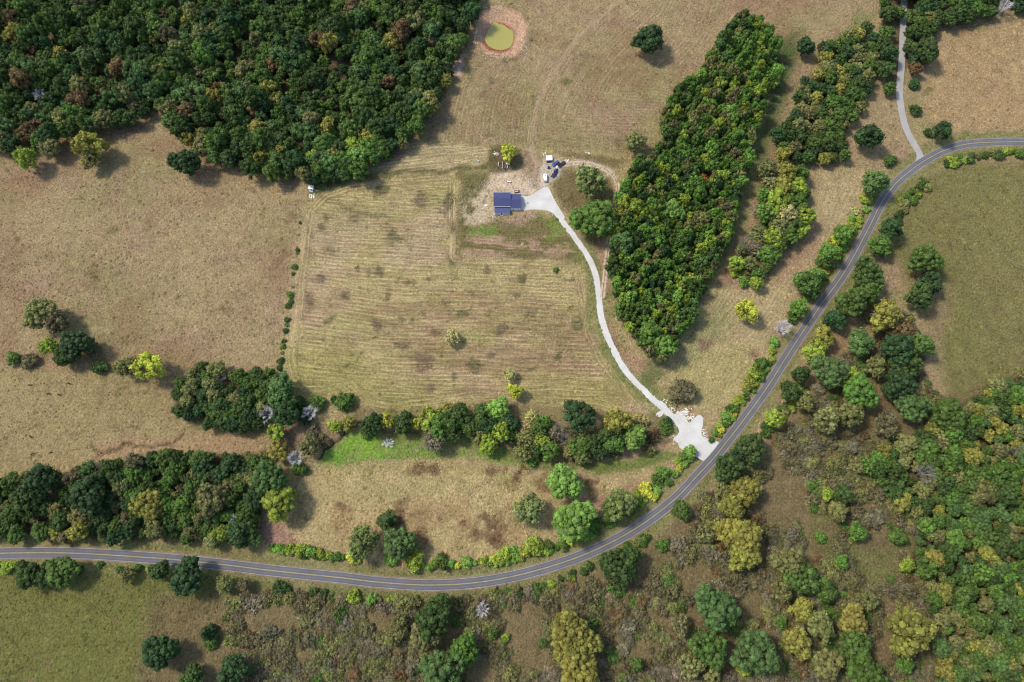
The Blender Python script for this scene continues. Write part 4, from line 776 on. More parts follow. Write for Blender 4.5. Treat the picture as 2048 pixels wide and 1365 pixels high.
for e in ((866, 1243, 33, 'oak', 'dark'), (880, 1214, 24, 'oak', 'dark'), (850, 1272, 28, 'oak', 'olive'), (927, 1302, 27, 'oak', 'green'), (886, 1340, 36, 'oak', 'blue'), (1143, 1259, 34, 'oak', 'gold'), (1163, 1293, 32, 'oak', 'gold'), (1130, 1290, 28, 'oak', 'gold'), (1156, 1344, 36, 'oak', 'gold'), (800, 1254, 20, 'airy', 'olive'), (985, 1266, 13, 'shrub', 'mid'), (1011, 1276, 9, 'shrub', 'lime'),
          (787, 1278, 16, 'airy', 'olive'), (1067, 1348, 10, 'shrub', 'olive'), (708, 1193, 14, 'shrub', 'lime'), (742, 1199, 12, 'shrub', 'bright'), (800, 1203, 16, 'shrub', 'olive'), (825, 1206, 15, 'shrub', 'olive'), (376, 1154, 31, 'oak', 'deep'), (320, 1142, 19, 'oak', 'dark'), (127, 1143, 28, 'oak', 'mid'), (58, 1148, 24, 'oak', 'dark'), (94, 1153, 20, 'oak', 'dark'), (322, 1302, 31, 'oak', 'deep'), (414, 1266, 19, 'cedar', 'deep'),
          (424, 1286, 14, 'shrub', 'mid'), (469, 1340, 27, 'oak', 'deep'), (387, 1352, 21, 'oak', 'dark'), (14, 1136, 13, 'shrub', 'lime'), (450, 1168, 17, 'airy', 'olive'), (490, 1170, 14, 'airy', 'dun'), (255, 1150, 15, 'airy', 'olive'), (940, 1270, 15, 'shrub', 'olive'), (560, 1175, 15, 'shrub', 'dark')):
    plant(e[3], e[0], e[1], e[2], e[4], 'south')
for e in ((160, 1062, 20, 'oak', 'gold', "golden green tree on the roadside edge of the west wood"), (85, 1063, 18, 'oak', 'mid', "mid green tree on the west wood's roadside edge, left of the golden one"), (115, 1063, 15, 'airy', 'gold', "thin golden tree between two others on the west wood's roadside edge"),
          (80, 965, 30, 'oak', 'deep', "tall deep green tree at the west wood's upper left edge"), (60, 1000, 28, 'oak', 'dark', "broad dark tree below the deep green one at the west wood's left"), (180, 990, 32, 'oak', 'deep', "largest deep green tree of the west wood"), (300, 1010, 26, 'oak', 'gold', "golden tree in the middle of the west wood"),
          (425, 1000, 28, 'oak', 'olive', "large olive tree in the right half of the west wood"), (440, 1068, 16, 'oak', 'lime', "yellow green tree on the west wood's roadside edge near its right end"), (480, 1070, 24, 'oak', 'deep', "deep green tree at the west wood's lower right corner")):
    plant(e[3], e[0], e[1], e[2], e[4], 'westwood', e[5])
# top-left corner of the property
for e in ((650, 290, 20, 'oak', 'green'), (645, 318, 18, 'oak', 'blue'), (668, 292, 17, 'oak', 'blue'), (632, 312, 15, 'oak', 'lime'), (665, 312, 16, 'oak', 'gold'), (640, 340, 18, 'oak', 'mid'), (660, 330, 20, 'oak', 'blue'), (686, 300, 16, 'oak', 'deep'), (708, 292, 19, 'oak', 'lime'), (716, 316, 21, 'oak', 'bright'), (734, 298, 20, 'oak', 'green'), (748, 316, 17, 'oak', 'mid'), (764, 300, 17, 'oak', 'mid'), (782, 292, 15, 'oak', 'deep'), (775, 312, 12, 'shrub', 'mid'), (735, 275, 18, 'oak', 'gold'), (700, 262, 20, 'oak', 'mid')):
    plant(e[3], e[0], e[1], e[2], e[4], 'corner')
# specials in the grove
for e in ((1406, 359, 9, 'tall', 'orange', "small orange tree near the top of the dense grove"), (1345, 424, 21, 'oak', 'bright', "bright green broad tree near the middle of the dense grove"), (1250, 412, 17, 'weep', 'lime', "yellow green tree on the grove's west edge opposite the driveway oak"),
          (1240, 436, 16, 'weep', 'gold', "golden green tree on the grove's west edge below the yellow green one"), (1273, 432, 11, 'weep', 'yellow', "small bright yellow tree just inside the grove's west edge"), (1243, 487, 22, 'oak', 'blue', "blue green round tree on the grove's west edge by the dirt track"),
          (1300, 668, 22, 'oak', 'green', "green broad tree at the grove's south tip, upper of two"), (1326, 694, 22, 'oak', 'green', "green broad tree at the grove's south tip, lower of two"), (1378, 558, 12, 'weep', 'yellow', "yellow tree near the grove's lower east edge"),
          (1318, 458, 12, 'weep', 'lime', "yellow green tree just below the bright green one in the grove"), (1398, 440, 18, 'airy', 'olive', "olive thin crowned tree in the grove's eastern half"), (1335, 489, 12, 'airy', 'rust', "rust brown thin tree in the middle of the grove")):
    plant(e[3], e[0], e[1], e[2], e[4], 'grove', e[5], k=1.2)

_TN = np.random.RandomState(55).rand(64, 64)
def tn(x, y):
    u, w = x / 46.0 + 10, y / 36.0 + 10; i, j = int(u), int(w); a, b = u - i, w - j; T = lambda p, q: _TN[p % 64, q % 64]
    return (T(i, j) * (1 - a) + T(i + 1, j) * a) * (1 - b) + (T(i, j + 1) * (1 - a) + T(i + 1, j + 1) * a) * b
CLEAR = ((1570, 1000, 60, 75), (1545, 920, 35, 30), (1500, 1210, 40, 45), (1535, 1290, 25, 60), (1390, 1150, 40, 40), (1640, 1070, 45, 60), (1750, 1110, 60, 70), (1040, 1250, 60, 50), (1060, 1320, 50, 40), (760, 1240, 40, 25), (560, 1240, 50, 30), (1780, 1230, 20, 50), (1730, 660, 20, 25), (1770, 1300, 26, 50), (960, 1350, 40, 30))
def fill(poly, spacing, rr, palette, kinds, cluster, seed, k=(0.9, 1.15), avoid_road=True):
    r = random.Random(seed); xs = [p[0] for p in poly]; ys = [p[1] for p in poly]; pts = [(p['px'], p['py'], p['r']) for p in PLANTS]
    cell = {}
    def put(x, y, q): cell.setdefault((int(x // 60), int(y // 60)), []).append((x, y, q))
    for p in pts: put(*p)
    area = (max(xs) - min(xs)) * (max(ys) - min(ys)); tries = int(area / spacing ** 2 * 14); pal = [t for t, w in palette for _ in range(w)]; kin = [t for t, w in kinds for _ in range(w)]
    clear = CLEAR if cluster in ('brushland', 'southbrush') else ()
    for _ in range(tries):
        x = r.uniform(min(xs), max(xs)); y = r.uniform(min(ys), max(ys))
        if not in_poly(x, y, poly) or x < -70 or x > 2120 or y < -60 or y > 1425: continue
        if any(((x - a) / c) ** 2 + ((y - b) / d) ** 2 < r.uniform(0.6, 1.2) for a, b, c, d in clear): continue
        if clear and tn(x, y) < r.uniform(0.25, 0.62): continue
        q = r.uniform(*rr); ok = True; need = spacing * (0.72 + 0.28 * q / rr[1])
        for i in (-1, 0, 1):
            for j in (-1, 0, 1):
                for (a, b, c) in cell.get((int(x // 60) + i, int(y // 60) + j), ()):
                    dmin = max(need * 0.9, 0.0) if c <= rr[1] * 1.15 else c * 0.85 + q * 0.3
                    if (a - x) ** 2 + (b - y) ** 2 < dmin ** 2: ok = False; break
                if not ok: break
            if not ok: break
        if not ok: continue
        if avoid_road:
            g = at(x, y).xy; dmin = min(min((g - p).length for p in ROAD_W[::4]), min((g - p).length for p in SIDE_W[::3]) + 1.5)
            if dmin < 4.5 + q / px_per_m(y) * 0.9: continue
        put(x, y, q); plant(r.choice(kin), x, y, q, r.choice(pal), cluster, k=None if k is None else r.uniform(*k), hand=False)
fill(FOREST, 21, (11, 24), (('deep', 4), ('dark', 6), ('mid', 5), ('blue', 3), ('olive', 2), ('green', 1), ('rust', 1), ('gold', 1), ('dun', 1), ('mid', 3), ('dark', 3)), (('oak', 6), ('tall', 3), ('airy', 2), ('weep', 2)), 'forest', 1, (0.95, 1.35))
fill(GROVE, 14.5, (9.5, 14.5), (('dark', 2), ('mid', 7), ('green', 8), ('olive', 3), ('deep', 2), ('lime', 3), ('bright', 4), ('blue', 1), ('dun', 1)), (('tall', 7), ('oak', 2)), 'grove', 2, (1.5, 2.0))
fill(BANDEXT, 18, (12, 18), (('dark', 4), ('mid', 5), ('olive', 4), ('gold', 2), ('deep', 2)), (('oak', 5), ('airy', 2), ('weep', 1)), 'beltext', 3)
fill(WOODW, 19, (9, 22), (('dark', 4), ('deep', 3), ('mid', 4), ('olive', 4), ('dun', 2), ('green', 1)), (('oak', 6), ('airy', 3)), 'westwood', 4)
fill(CLUMP, 20, (14, 20), (('dark', 4), ('deep', 3), ('olive', 3), ('mid', 2)), (('oak', 5), ('airy', 2)), 'westclump', 5)
fill(WOODE, 20, (10, 23), (('dark', 4), ('mid', 6), ('olive', 4), ('blue', 2), ('gold', 2), ('green', 2)), (('oak', 6), ('airy', 2), ('tall', 2)), 'eastwood', 6)
fill(WOODT, 21, (14, 20), (('dark', 4), ('mid', 4), ('deep', 3), ('olive', 1)), (('oak', 6),), 'topwood', 7)
# brush land: low thicket
PB1 = [(1560, 860), (1640, 770), (1700, 690), (1750, 600), (1830, 640), (1850, 760), (1900, 820), (1850, 870), (1720, 920), (1790, 1000), (1850, 1040), (1830, 1100), (1870, 1200), (1880, 1340), (1860, 1420), (1380, 1420), (1350, 1250), (1400, 1140), (1380, 1030), (1440, 960), (1530, 905)]
fill(PB1, 14, (6, 19), (('olive', 4), ('dun', 8), ('grey', 4), ('mid', 2), ('rust', 1)), (('brush', 9), ('shrub', 1)), 'brushland', 8, (0.45, 0.9))
PB2 = [(440, 1200), (620, 1185), (760, 1210), (900, 1200), (1100, 1180), (1220, 1150), (1330, 1075), (1380, 1100), (1370, 1260), (1340, 1420), (420, 1420), (460, 1300)]
fill(PB2, 16, (6, 20), (('olive', 4), ('dun', 8), ('grey', 3), ('mid', 1), ('rust', 1)), (('brush', 9), ('shrub', 1)), 'southbrush', 9, (0.4, 0.85))
for P, n, sd in (([(560, 1176), (680, 1186), (780, 1196), (900, 1200), (900, 1208), (760, 1206), (560, 1186)], 17, 21), ([(960, 1190), (1040, 1174), (1120, 1166), (1124, 1176), (1050, 1190), (970, 1200)], 12, 22), ([(1120, 1152), (1180, 1130), (1186, 1142), (1126, 1164)], 13, 23), ([(1888, 326), (1930, 312), (1990, 302), (2090, 298), (2090, 308), (1990, 312), (1900, 334)], 11, 24),
                 ([(1240, 1092), (1290, 1068), (1300, 1078), (1250, 1104)], 12, 25), ([(1520, 860), (1600, 770), (1615, 780), (1535, 872)], 14, 26), ([(1800, 400), (1850, 360), (1862, 368), (1812, 420), (1790, 460)], 14, 27), ([(0, 1126), (60, 1128), (300, 1132), (300, 1142), (0, 1140)], 24, 28), ([(600, 1102), (545, 1098), (640, 1108), (640, 1116), (545, 1104)], 14, 29)):
    fill(P, n, (7, 11), (('mid', 3), ('lime', 2), ('dark', 3), ('olive', 2)), (('shrub', 5),), 'verge', sd, None)

for P, n, sd in (([(1742, 384), (1752, 392), (1700, 478), (1660, 540), (1620, 600), (1606, 596), (1650, 520), (1694, 452)], 13, 31), ([(1540, 712), (1548, 720), (1500, 794), (1452, 856), (1426, 886), (1418, 880), (1450, 836), (1492, 776)], 11, 32), ([(1384, 912), (1372, 906), (1330, 950), (1280, 996), (1200, 1050), (1206, 1060), (1300, 1002), (1360, 946)], 13, 33),
                 ([(1190, 1056), (1100, 1092), (1000, 1118), (880, 1130), (820, 1126), (820, 1134), (880, 1138), (1006, 1126), (1110, 1100), (1198, 1066)], 12, 34), ([(700, 1112), (640, 1106), (540, 1094), (540, 1104), (640, 1116), (700, 1122)], 11, 35)):
    fill(P, n, (6, 10), (('mid', 2), ('lime', 4), ('bright', 4), ('yellow', 1), ('green', 3)), (('shrub', 5),), 'innerverge', sd, None)
# ------------------------------------------------------------------ which plants are individuals
ORD = ['first', 'second', 'third', 'fourth', 'fifth', 'sixth', 'seventh', 'eighth', 'ninth', 'tenth', 'eleventh', 'twelfth', 'thirteenth', 'fourteenth', 'fifteenth', 'sixteenth', 'seventeenth', 'eighteenth', 'nineteenth']
TEN = {2: 'twent', 3: 'thirt', 4: 'fort', 5: 'fift', 6: 'sixt', 7: 'sevent', 8: 'eight', 9: 'ninet'}
def ordinal(n):
    if n < 20: return ORD[n - 1]
    t, u = divmod(n, 10); return TEN[t] + ('ieth' if u == 0 else 'y-' + ORD[u - 1])
WHERE = {'creek': "in the wooded creek row", 'belt': "in the mixed east belt", 'hedge': "in the hedge inside the road", 'westline': "in the west fence line", 'eastside': "in the thicket right of the road", 'southeast': "on the southeast brushland",
         'south': "in the rough land below the road", 'westwood': "in the west wood above the road", 'corner': "in the forest tip", 'grove': "in the dense grove", 'forest': "in the northwest forest", 'beltext': "in the belt beside the side road",
         'westclump': "in the dark west clump", 'eastwood': "in the southeast wood", 'topwood': "in the top right wood", 'brushland': "on the southeast brushland", 'southbrush': "on the rough land below the road", 'verge': "on the outer road verge", 'innerverge': "on the low fringe inside the road"}
GROUP = {'creek': "trees along the creek", 'belt': "trees of the mixed belt", 'hedge': "hedge plants along the road", 'westline': "shrubs of the west fence line", 'eastside': "trees right of the road", 'southeast': "trees of the southeast brushland", 'south': "trees below the road", 'westwood': "trees of the west wood",
         'corner': "trees of the forest tip", 'grove': "trees of the dense grove", 'forest': "trees of the northwest forest", 'beltext': "trees of the side road belt", 'westclump': "trees of the dark west clump", 'eastwood': "trees of the southeast wood", 'topwood': "trees of the top right wood", 'brushland': "brush of the southeast", 'southbrush': "brush below the road", 'verge': "outer verge shrubs", 'innerverge': "fringe shrubs inside the road"}
in_frame = lambda p: -p['r'] < p['px'] < 2048 + p['r'] and -p['r'] < p['py'] < 1365 + p['r']
is_tree = lambda p: NAMES[p['kind']] == 'broadleaf_tree'
trees = [p for p in PLANTS if is_tree(p) and in_frame(p)]; shrubs = [p for p in PLANTS if NAMES[p['kind']] == 'shrub' and in_frame(p)]
trees.sort(key=lambda p: (not p['hand'], -p['r'])); shrubs.sort(key=lambda p: (not p['hand'], p['cluster'] != 'innerverge', -p['r']))
IND = trees[:300] + shrubs[:290] + [p for p in PLANTS if NAMES[p['kind']] == 'bare_tree']
ids = set(id(p) for p in IND); REST_T = [p for p in PLANTS if id(p) not in ids and is_tree(p)]; REST_S = [p for p in PLANTS if id(p) not in ids and NAMES[p['kind']] == 'shrub']
by = {}
for p in IND:
    if p['label'] is None and p['hand']:
        by.setdefault((p['cluster'], NAMES[p['kind']]), []).append(p)
for (cl_, nm_), L_ in by.items():
    L_.sort(key=lambda p: p['px']); word = 'shrub' if nm_ == 'shrub' else 'tree'
    for n_, p in enumerate(L_):
        if word == 'shrub' and cl_ in ('south', 'southeast'): p['label'] = f"{CWORD[p['tint']]} bush {WHERE[cl_]}, {ordinal(n_ + 1)} from the left"; continue
        p['label'] = f"{CWORD[p['tint']]} {word} {WHERE[cl_]}, {ordinal(n_ + 1)} {word} from the left"
for p in IND:
    if p['label'] is None:
        word = 'shrub' if NAMES[p['kind']] == 'shrub' else 'tree'
        p['label'] = f"{CWORD[p['tint']]} {word} among its like {WHERE[p['cluster']]}"; p['shared'] = True
PART = {'crown': 'crown', 'trunk': 'trunk'}
def add_plant(p):
    cm, tm = PROTO[p['kind']][p['var'] % len(PROTO[p['kind']])]
    nm = NAMES[p['kind']]; zz = ground_z(p['x'], p['y']); root = empty(nm, (p['x'], p['y'], zz), p['rot']); R = p['R']; root.scale = (R, R, R * p['k'])
    grp = GROUP.get(p['cluster'], None)
    if p.get('shared'): grp = f"{CWORD[p['tint']]} {GROUP[p['cluster']]}"
    tag(root, p['label'], 'tree' if nm != 'shrub' else 'shrub', grp)
    if cm is not None:
        c = bpy.data.objects.new('foliage' if nm == 'shrub' else 'crown', cm); COL.objects.link(c); c.parent = root; c["tint"] = [*p['t']]
    t = bpy.data.objects.new('stem' if nm == 'shrub' else 'trunk', tm); COL.objects.link(t); t.parent = root
for p in IND: add_plant(p)

# the rest of the woods and brush: one mass each
def mass(name, L_, label, cat):
    kinds = sorted(set(p['kind'] for p in L_)); pc = bpy.data.collections.new(name + "_members"); order = []
    for kd in kinds:
        for vi, (cm, tm) in enumerate(PROTO[kd]):
            bm = bmesh.new(); bm.from_mesh(cm); n0 = len(bm.faces); bm.from_mesh(tm)
            bm.faces.ensure_lookup_table()
            for f in bm.faces[n0:]: f.material_index = 1
            m = bpy.data.meshes.new("member"); bm.to_mesh(m); bm.free(); m.materials.append(M_LEAF); m.materials.append(tm.materials[0])
            o = bpy.data.objects.new(f"m{len(order):03d}", m); pc.objects.link(o); order.append((kd, vi))
    pos = {kv: i for i, kv in enumerate(order)}
    me_ = bpy.data.meshes.new(name); me_.from_pydata([(p['x'], p['y'], ground_z(p['x'], p['y'])) for p in L_], [], [])
    def fa(n, t, vals, key):
        a_ = me_.attributes.new(n, t, 'POINT'); a_.data.foreach_set(key, np.array(vals, dtype=np.int32 if t == 'INT' else np.float32).ravel())
    fa("pick", 'INT', [pos[(p['kind'], p['var'] % len(PROTO[p['kind']]))] for p in L_], "value")
    fa("size", 'FLOAT_VECTOR', [(p['R'], p['R'], p['R'] * p['k']) for p in L_], "vector")
    fa("turn", 'FLOAT_VECTOR', [(0, 0, p['rot']) for p in L_], "vector")
    fa("tint", 'FLOAT_COLOR', [(*p['t'], 1) for p in L_], "color")
    ng = bpy.data.node_groups.new(name, 'GeometryNodeTree'); ng.interface.new_socket("Geometry", in_out='INPUT', socket_type='NodeSocketGeometry'); ng.interface.new_socket("Geometry", in_out='OUTPUT', socket_type='NodeSocketGeometry')
    N = ng.nodes; K = ng.links; gi = N.new("NodeGroupInput"); go = N.new("NodeGroupOutput"); m2p = N.new("GeometryNodeMeshToPoints"); iop = N.new("GeometryNodeInstanceOnPoints"); ci = N.new("GeometryNodeCollectionInfo")
    ci.inputs[0].default_value = pc; ci.inputs["Separate Children"].default_value = True; ci.inputs["Reset Children"].default_value = True
    def na(n, t):
        x = N.new("GeometryNodeInputNamedAttribute"); x.data_type = t; x.inputs[0].default_value = n; return x.outputs[0]
    K.new(gi.outputs[0], m2p.inputs[0]); K.new(m2p.outputs[0], iop.inputs["Points"]); K.new(ci.outputs[0], iop.inputs["Instance"]); iop.inputs["Pick Instance"].default_value = True
    K.new(na("pick", 'INT'), iop.inputs["Instance Index"]); K.new(na("turn", 'FLOAT_VECTOR'), iop.inputs["Rotation"]); K.new(na("size", 'FLOAT_VECTOR'), iop.inputs["Scale"]); K.new(iop.outputs[0], go.inputs[0])
    o = new_obj(name, me_); md = o.modifiers.new("mass", 'NODES'); md.node_group = ng; tag(o, label, cat, kind="stuff"); return o
mass("forest_trees", REST_T, "mass of smaller green trees filling the woods around the property", "forest")
mass("brush_cover", REST_S, "low olive and brown brush covering the rough land by the road", "brush")

# ------------------------------------------------------------------ tussocks (ground cover, uncountable)
def tussocks(name, n, seed, weight, size, colmul, label):
    R = np.random.RandomState(seed); x = R.uniform(-445, 445, n * 3); y = R.uniform(-85, 480, n * 3)
    i = np.clip(np.searchsorted(GX, x) - 1, 0, nx - 2); j = np.clip(np.searchsorted(GY, y) - 1, 0, ny - 2)
    ok = R.rand(n * 3) < weight[j, i]; px, py = px_of(x, y); ok &= (px > -40) & (px < 2090) & (py > -40) & (py < 1400)
    x = x[ok][:n]; y = y[ok][:n]; i = i[ok][:n]; j = j[ok][:n]; n = len(x)
    z = Z[j, i]; r = R.uniform(size[0], size[1], n); h = np.minimum(r * R.uniform(0.5, 1.1, n), 1.0); base = col[j, i] * (R.uniform(0.6, 1.3, (n, 1))) * np.array(colmul)
    ang = R.uniform(0, 6.28, n); K = 5; V = np.zeros((n, K + 1, 3))
    for k in range(K):
        rr = r * R.uniform(0.6, 1.15, n); V[:, k, 0] = x + np.cos(ang + k * 6.283 / K) * rr; V[:, k, 1] = y + np.sin(ang + k * 6.283 / K) * rr; V[:, k, 2] = z - 0.12
    V[:, K, 0] = x + R.uniform(-.3, .3, n) * r; V[:, K, 1] = y + R.uniform(-.3, .3, n) * r; V[:, K, 2] = z + h
    b0 = (np.arange(n) * (K + 1))[:, None]; F = np.concatenate([np.stack([b0[:, 0] + k, b0[:, 0] + (k + 1) % K, b0[:, 0] + K], 1) for k in range(K)])
    m = bpy.data.meshes.new(name); m.vertices.add(n * (K + 1)); m.vertices.foreach_set("co", V.astype(np.float32).ravel()); m.loops.add(F.size); m.loops.foreach_set("vertex_index", F.ravel().astype(np.int32)); m.polygons.add(len(F)); m.polygons.foreach_set("loop_start", (np.arange(len(F)) * 3).astype(np.int32)); m.update(calc_edges=True)
    a_ = m.attributes.new("cover", 'FLOAT_COLOR', 'POINT'); cc = np.ones((n, K + 1, 4)); cc[:, :, :3] = np.clip(base, 0, 1)[:, None, :]; a_.data.foreach_set("color", cc.astype(np.float32).ravel())
    mm = bpy.data.materials.new(name); mm.use_nodes = True; bb = mm.node_tree.nodes["Principled BSDF"]; bb.inputs["Roughness"].default_value = 0.95; bb.inputs["Specular IOR Level"].default_value = 0.05
    an = mm.node_tree.nodes.new("ShaderNodeAttribute"); an.attribute_name = "cover"; mm.node_tree.links.new(an.outputs["Color"], bb.inputs["Base Color"]); m.materials.append(mm)
    return tag(new_obj(name, m), label, "grass", kind="stuff")
bare = np.clip((1 - sstep(4.2, 5.5, rd)) + (1 - sstep(2.6, 4.5, dd)) + (1 - sstep(3.5, 5, pdrv)) + apr + sstep(-2, 6, bankd) + region([(1330, 810), (1420, 820), (1450, 900), (1380, 930), (1330, 890)], None, 5) + region([(985, 380), (1045, 380), (1045, 432), (985, 432)], None, 2) + region([(1085, 310), (1132, 310), (1132, 366), (1085, 366)], None, 3), 0, 1)
tussocks("grass_tussocks", 62000, 5, rough * (1 - bare) * (0.25 + 0.75 * sstep(0.35, 0.6, N2)), (0.4, 1.25), (1.0, 1.0, 0.98), "tufts of dry grass over the unmown ground")
tussocks("grass_clumps", 7000, 8, rough * (1 - bare) * sstep(0.45, 0.7, N5), (1.0, 2.3), (0.9, 0.94, 0.86), "larger weedy grass clumps over the rough pastures")
weedy = sstep(0.30, 0.12, col.sum(-1) / 1.2) * (1 - bare)
tussocks("weed_tufts", 16000, 6, (0.04 + weedy * 0.8) * (1 - bare), (0.4, 1.1), (0.88, 0.9, 0.85), "dark weeds scattered over the fields")


# ------------------------------------------------------------------ the house
def gable(mb, x0, x1, y0, y1, ze, zr, th=0.18, ym=None):
    """two roof slopes with thickness, ridge along x"""
    ym = (y0 + y1) / 2 if ym is None else ym
    for (ya, yb) in ((y0, ym), (y1, ym)):
        V = [(x0, ya, ze), (x1, ya, ze), (x1, yb, zr), (x0, yb, zr)]; V += [(a, b, c - th) for a, b, c in V]
        mb.add(V, [(0, 1, 2, 3), (7, 6, 5, 4), (0, 4, 5, 1), (1, 5, 6, 2), (3, 2, 6, 7), (0, 3, 7, 4)])
    return mb
def gable_walls(mb, x0, x1, y0, y1, ze, zr):
    ym = (y0 + y1) / 2
    V = [(x0, y0, 0), (x1, y0, 0), (x1, y1, 0), (x0, y1, 0), (x0, y0, ze), (x1, y0, ze), (x1, y1, ze), (x0, y1, ze), (x0, ym, zr), (x1, ym, zr)]
    return mb.add(V, [(0, 1, 5, 4), (1, 2, 6, 9, 5), (2, 3, 7, 6), (3, 0, 4, 8, 7)])
def seams(mb, x0, x1, y0, y1, ze, zr, step=0.62):
    ym = (y0 + y1) / 2; n = int((x1 - x0) / step)
    for i in range(1, n):
        x = x0 + (x1 - x0) * i / n
        for ya in (y0, y1):
            V = [(x - .025, ya, ze + .005), (x + .025, ya, ze + .005), (x + .025, ym, zr + .005), (x - .025, ym, zr + .005)]; V += [(a, b, c + .05) for a, b, c in V]
            mb.add(V, [(4, 5, 6, 7), (0, 1, 5, 4), (1, 2, 6, 5), (2, 3, 7, 6), (3, 0, 4, 7)])
    return mb
def window(parent, x, y, z, w, h, facing):
    """facing: 's','n','e','w'"""
    d = 0.06
    def bx(u0, u1, z0, z1, t0, t1):
        if facing == 's': return (x + u0, x + u1, y - t1, y - t0, z0, z1)
        if facing == 'n': return (x + u0, x + u1, y + t0, y + t1, z0, z1)
        if facing == 'e': return (x + t0, x + t1, y + u0, y + u1, z0, z1)
        return (x - t1, x - t0, y + u0, y + u1, z0, z1)
    wd = MB(); f = 0.09
    wd.box(*bx(-w / 2 - f, -w / 2, z - f, z + h + f, .002, d)).box(*bx(w / 2, w / 2 + f, z - f, z + h + f, .002, d)).box(*bx(-w / 2, w / 2, z - f, z, .002, d)).box(*bx(-w / 2, w / 2, z + h, z + h + f, .002, d)).box(*bx(-w / 2, w / 2, z + h * .48, z + h * .52, .002, d * .8))
    o = wd.build("window", M_WHITE, parent); MB().box(*bx(-w / 2, w / 2, z, z + h, .002, .03)).build("pane", M_GLASS, o); return o

n_e, s_e = at(1004.2, 385.0, 4.0), at(1004.2, 413.6, 4.0); xw, xe = at(987.2, 399, 4.0).x, at(1021.4, 399, 4.0).x
hx, hy = (xw + xe) / 2, (n_e.y + s_e.y) / 2; house = empty("house", (hx, hy, 0.0))
tag(house, "white house with blue gable roofs at the end of the gravel driveway", "house")
hw = (xe - xw) / 2; hd = (n_e.y - s_e.y) / 2; ze, zr = 4.0, 6.7; o_ = 0.22
gable_walls(MB(), -hw + o_, hw - o_, -hd + o_, hd - o_, ze + .02, zr - .42).build("wall", M_WHITE, house)
rf = gable(MB(), -hw, hw, -hd, hd, ze, zr).build("roof", M_ROOF, house); seams(MB(), -hw, hw, -hd, hd, ze, zr).build("roof_seam", M_ROOF, rf)
MB().box(-hw, hw, -.16, .16, zr - .06, zr + .05).build("ridge_cap", M_ROOF, rf)
for sy in (-1, 1): MB().box(-hw, hw, sy * hd - .07 + .08 * sy, sy * hd + .07 + .08 * sy, ze - .2, ze - .03).build("gutter", M_WHITE, rf)
pf = at(1004.5, 426.8, 2.55).y - hy; px0, px1 = at(989, 420, 2.6).x - hx, at(1020.2, 420, 2.6).x - hx
V = [(px0, pf, 2.5), (px1, pf, 2.5), (px1, -hd + o_ - .004, 2.95), (px0, -hd + o_ - .004, 2.95)]; V += [(a, b, c - .15) for a, b, c in V]
pr = MB().add(V, [(0, 1, 2, 3), (7, 6, 5, 4), (0, 4, 5, 1), (1, 5, 6, 2), (2, 6, 7, 3), (3, 7, 4, 0)]).build("porch_roof", M_ROOF, house)
MB().box(px0 + .12, px1 - .12, pf + .08, -hd + o_ - .01, 0, 2.38).build("sunroom_wall", M_WHITE, house)
for x in (-4.6, -2.9, 1.6, 3.3, 5.0): window(house, x, pf + .08, .8, 1.1, 1.1, 's')
dr_ = MB().box(-.9, .1, pf + .02, pf + .078, .05, 2.15).build("door", M_DARK, house); MB().box(-.05, .03, pf - .04, pf + .02, 1.0, 1.1).build("handle", M_STEEL, dr_)
MB().box(-1.4, .6, pf - 1.1, pf + .01, 0, .12).build("step", M_CONC, house); MB().tube((px0 - .25, pf - .2, 0), (px0 - .25, pf - .2, 1.3), .3, .3, 10).build("rain_barrel", M_WHITE, house)
for x in (-4, 0, 4): window(house, x, hd - o_, 1.1, 1.1, 1.2, 'n')
for y in (-2.5, 2.5): window(house, -hw + o_, y, 1.1, 1.1, 1.2, 'w')
window(house, -hw + o_, 0, 4.0, .9, 1.0, 'w')
g_n, g_s = at(1031, 388.7, 2.9).y - hy, at(1031, 418.0, 2.9).y - hy; gx0, gx1 = hw - o_ + .01, at(1041.8, 404, 2.9).x - hx
gable_walls(MB(), gx0, gx1 - .35, g_s + .15, g_n - .15, 2.88, 5.62).build("garage_wall", M_WHITE, house)
gr_ = gable(MB(), gx0, gx1, g_s, g_n, 2.9, 5.85).build("garage_roof", M_ROOF, house); seams(MB(), gx0, gx1, g_s, g_n, 2.9, 5.85).build("roof_seam", M_ROOF, gr_)
MB().box(gx0, gx1, (g_s + g_n) / 2 - .15, (g_s + g_n) / 2 + .15, 5.80, 5.90).build("ridge_cap", M_ROOF, gr_)
MB().box(gx0 + .3, gx1, g_s - .09, g_s - .005, 2.78, 2.89).build("gutter", M_WHITE, gr_)
for y in (-2.7, 2.7):
    gd = MB().box(gx1 - .345, gx1 - .29, (g_s + g_n) / 2 + y - 1.9, (g_s + g_n) / 2 + y + 1.9, .03, 2.35).build("garage_door", M_PALE, house)
    for k in range(1, 4): MB().box(gx1 - .29, gx1 - .275, (g_s + g_n) / 2 + y - 1.85, (g_s + g_n) / 2 + y + 1.85, k * .58 - .02, k * .58 + .02).build("panel_joint", M_WHITE, gd)
for x in ((gx0 + gx1) / 2 - 1.8, (gx0 + gx1) / 2 + 1.8): window(house, x, g_s + .15, 1.0, 1.0, 1.1, 's')
for (x, y) in ((hw - 2.5, 1.6), (-2.0, 1.2)): MB().tube((x, y, zr - 1.2), (x, y, zr - .15), .07, .07, 8).build("vent_pipe", M_STEEL, rf)

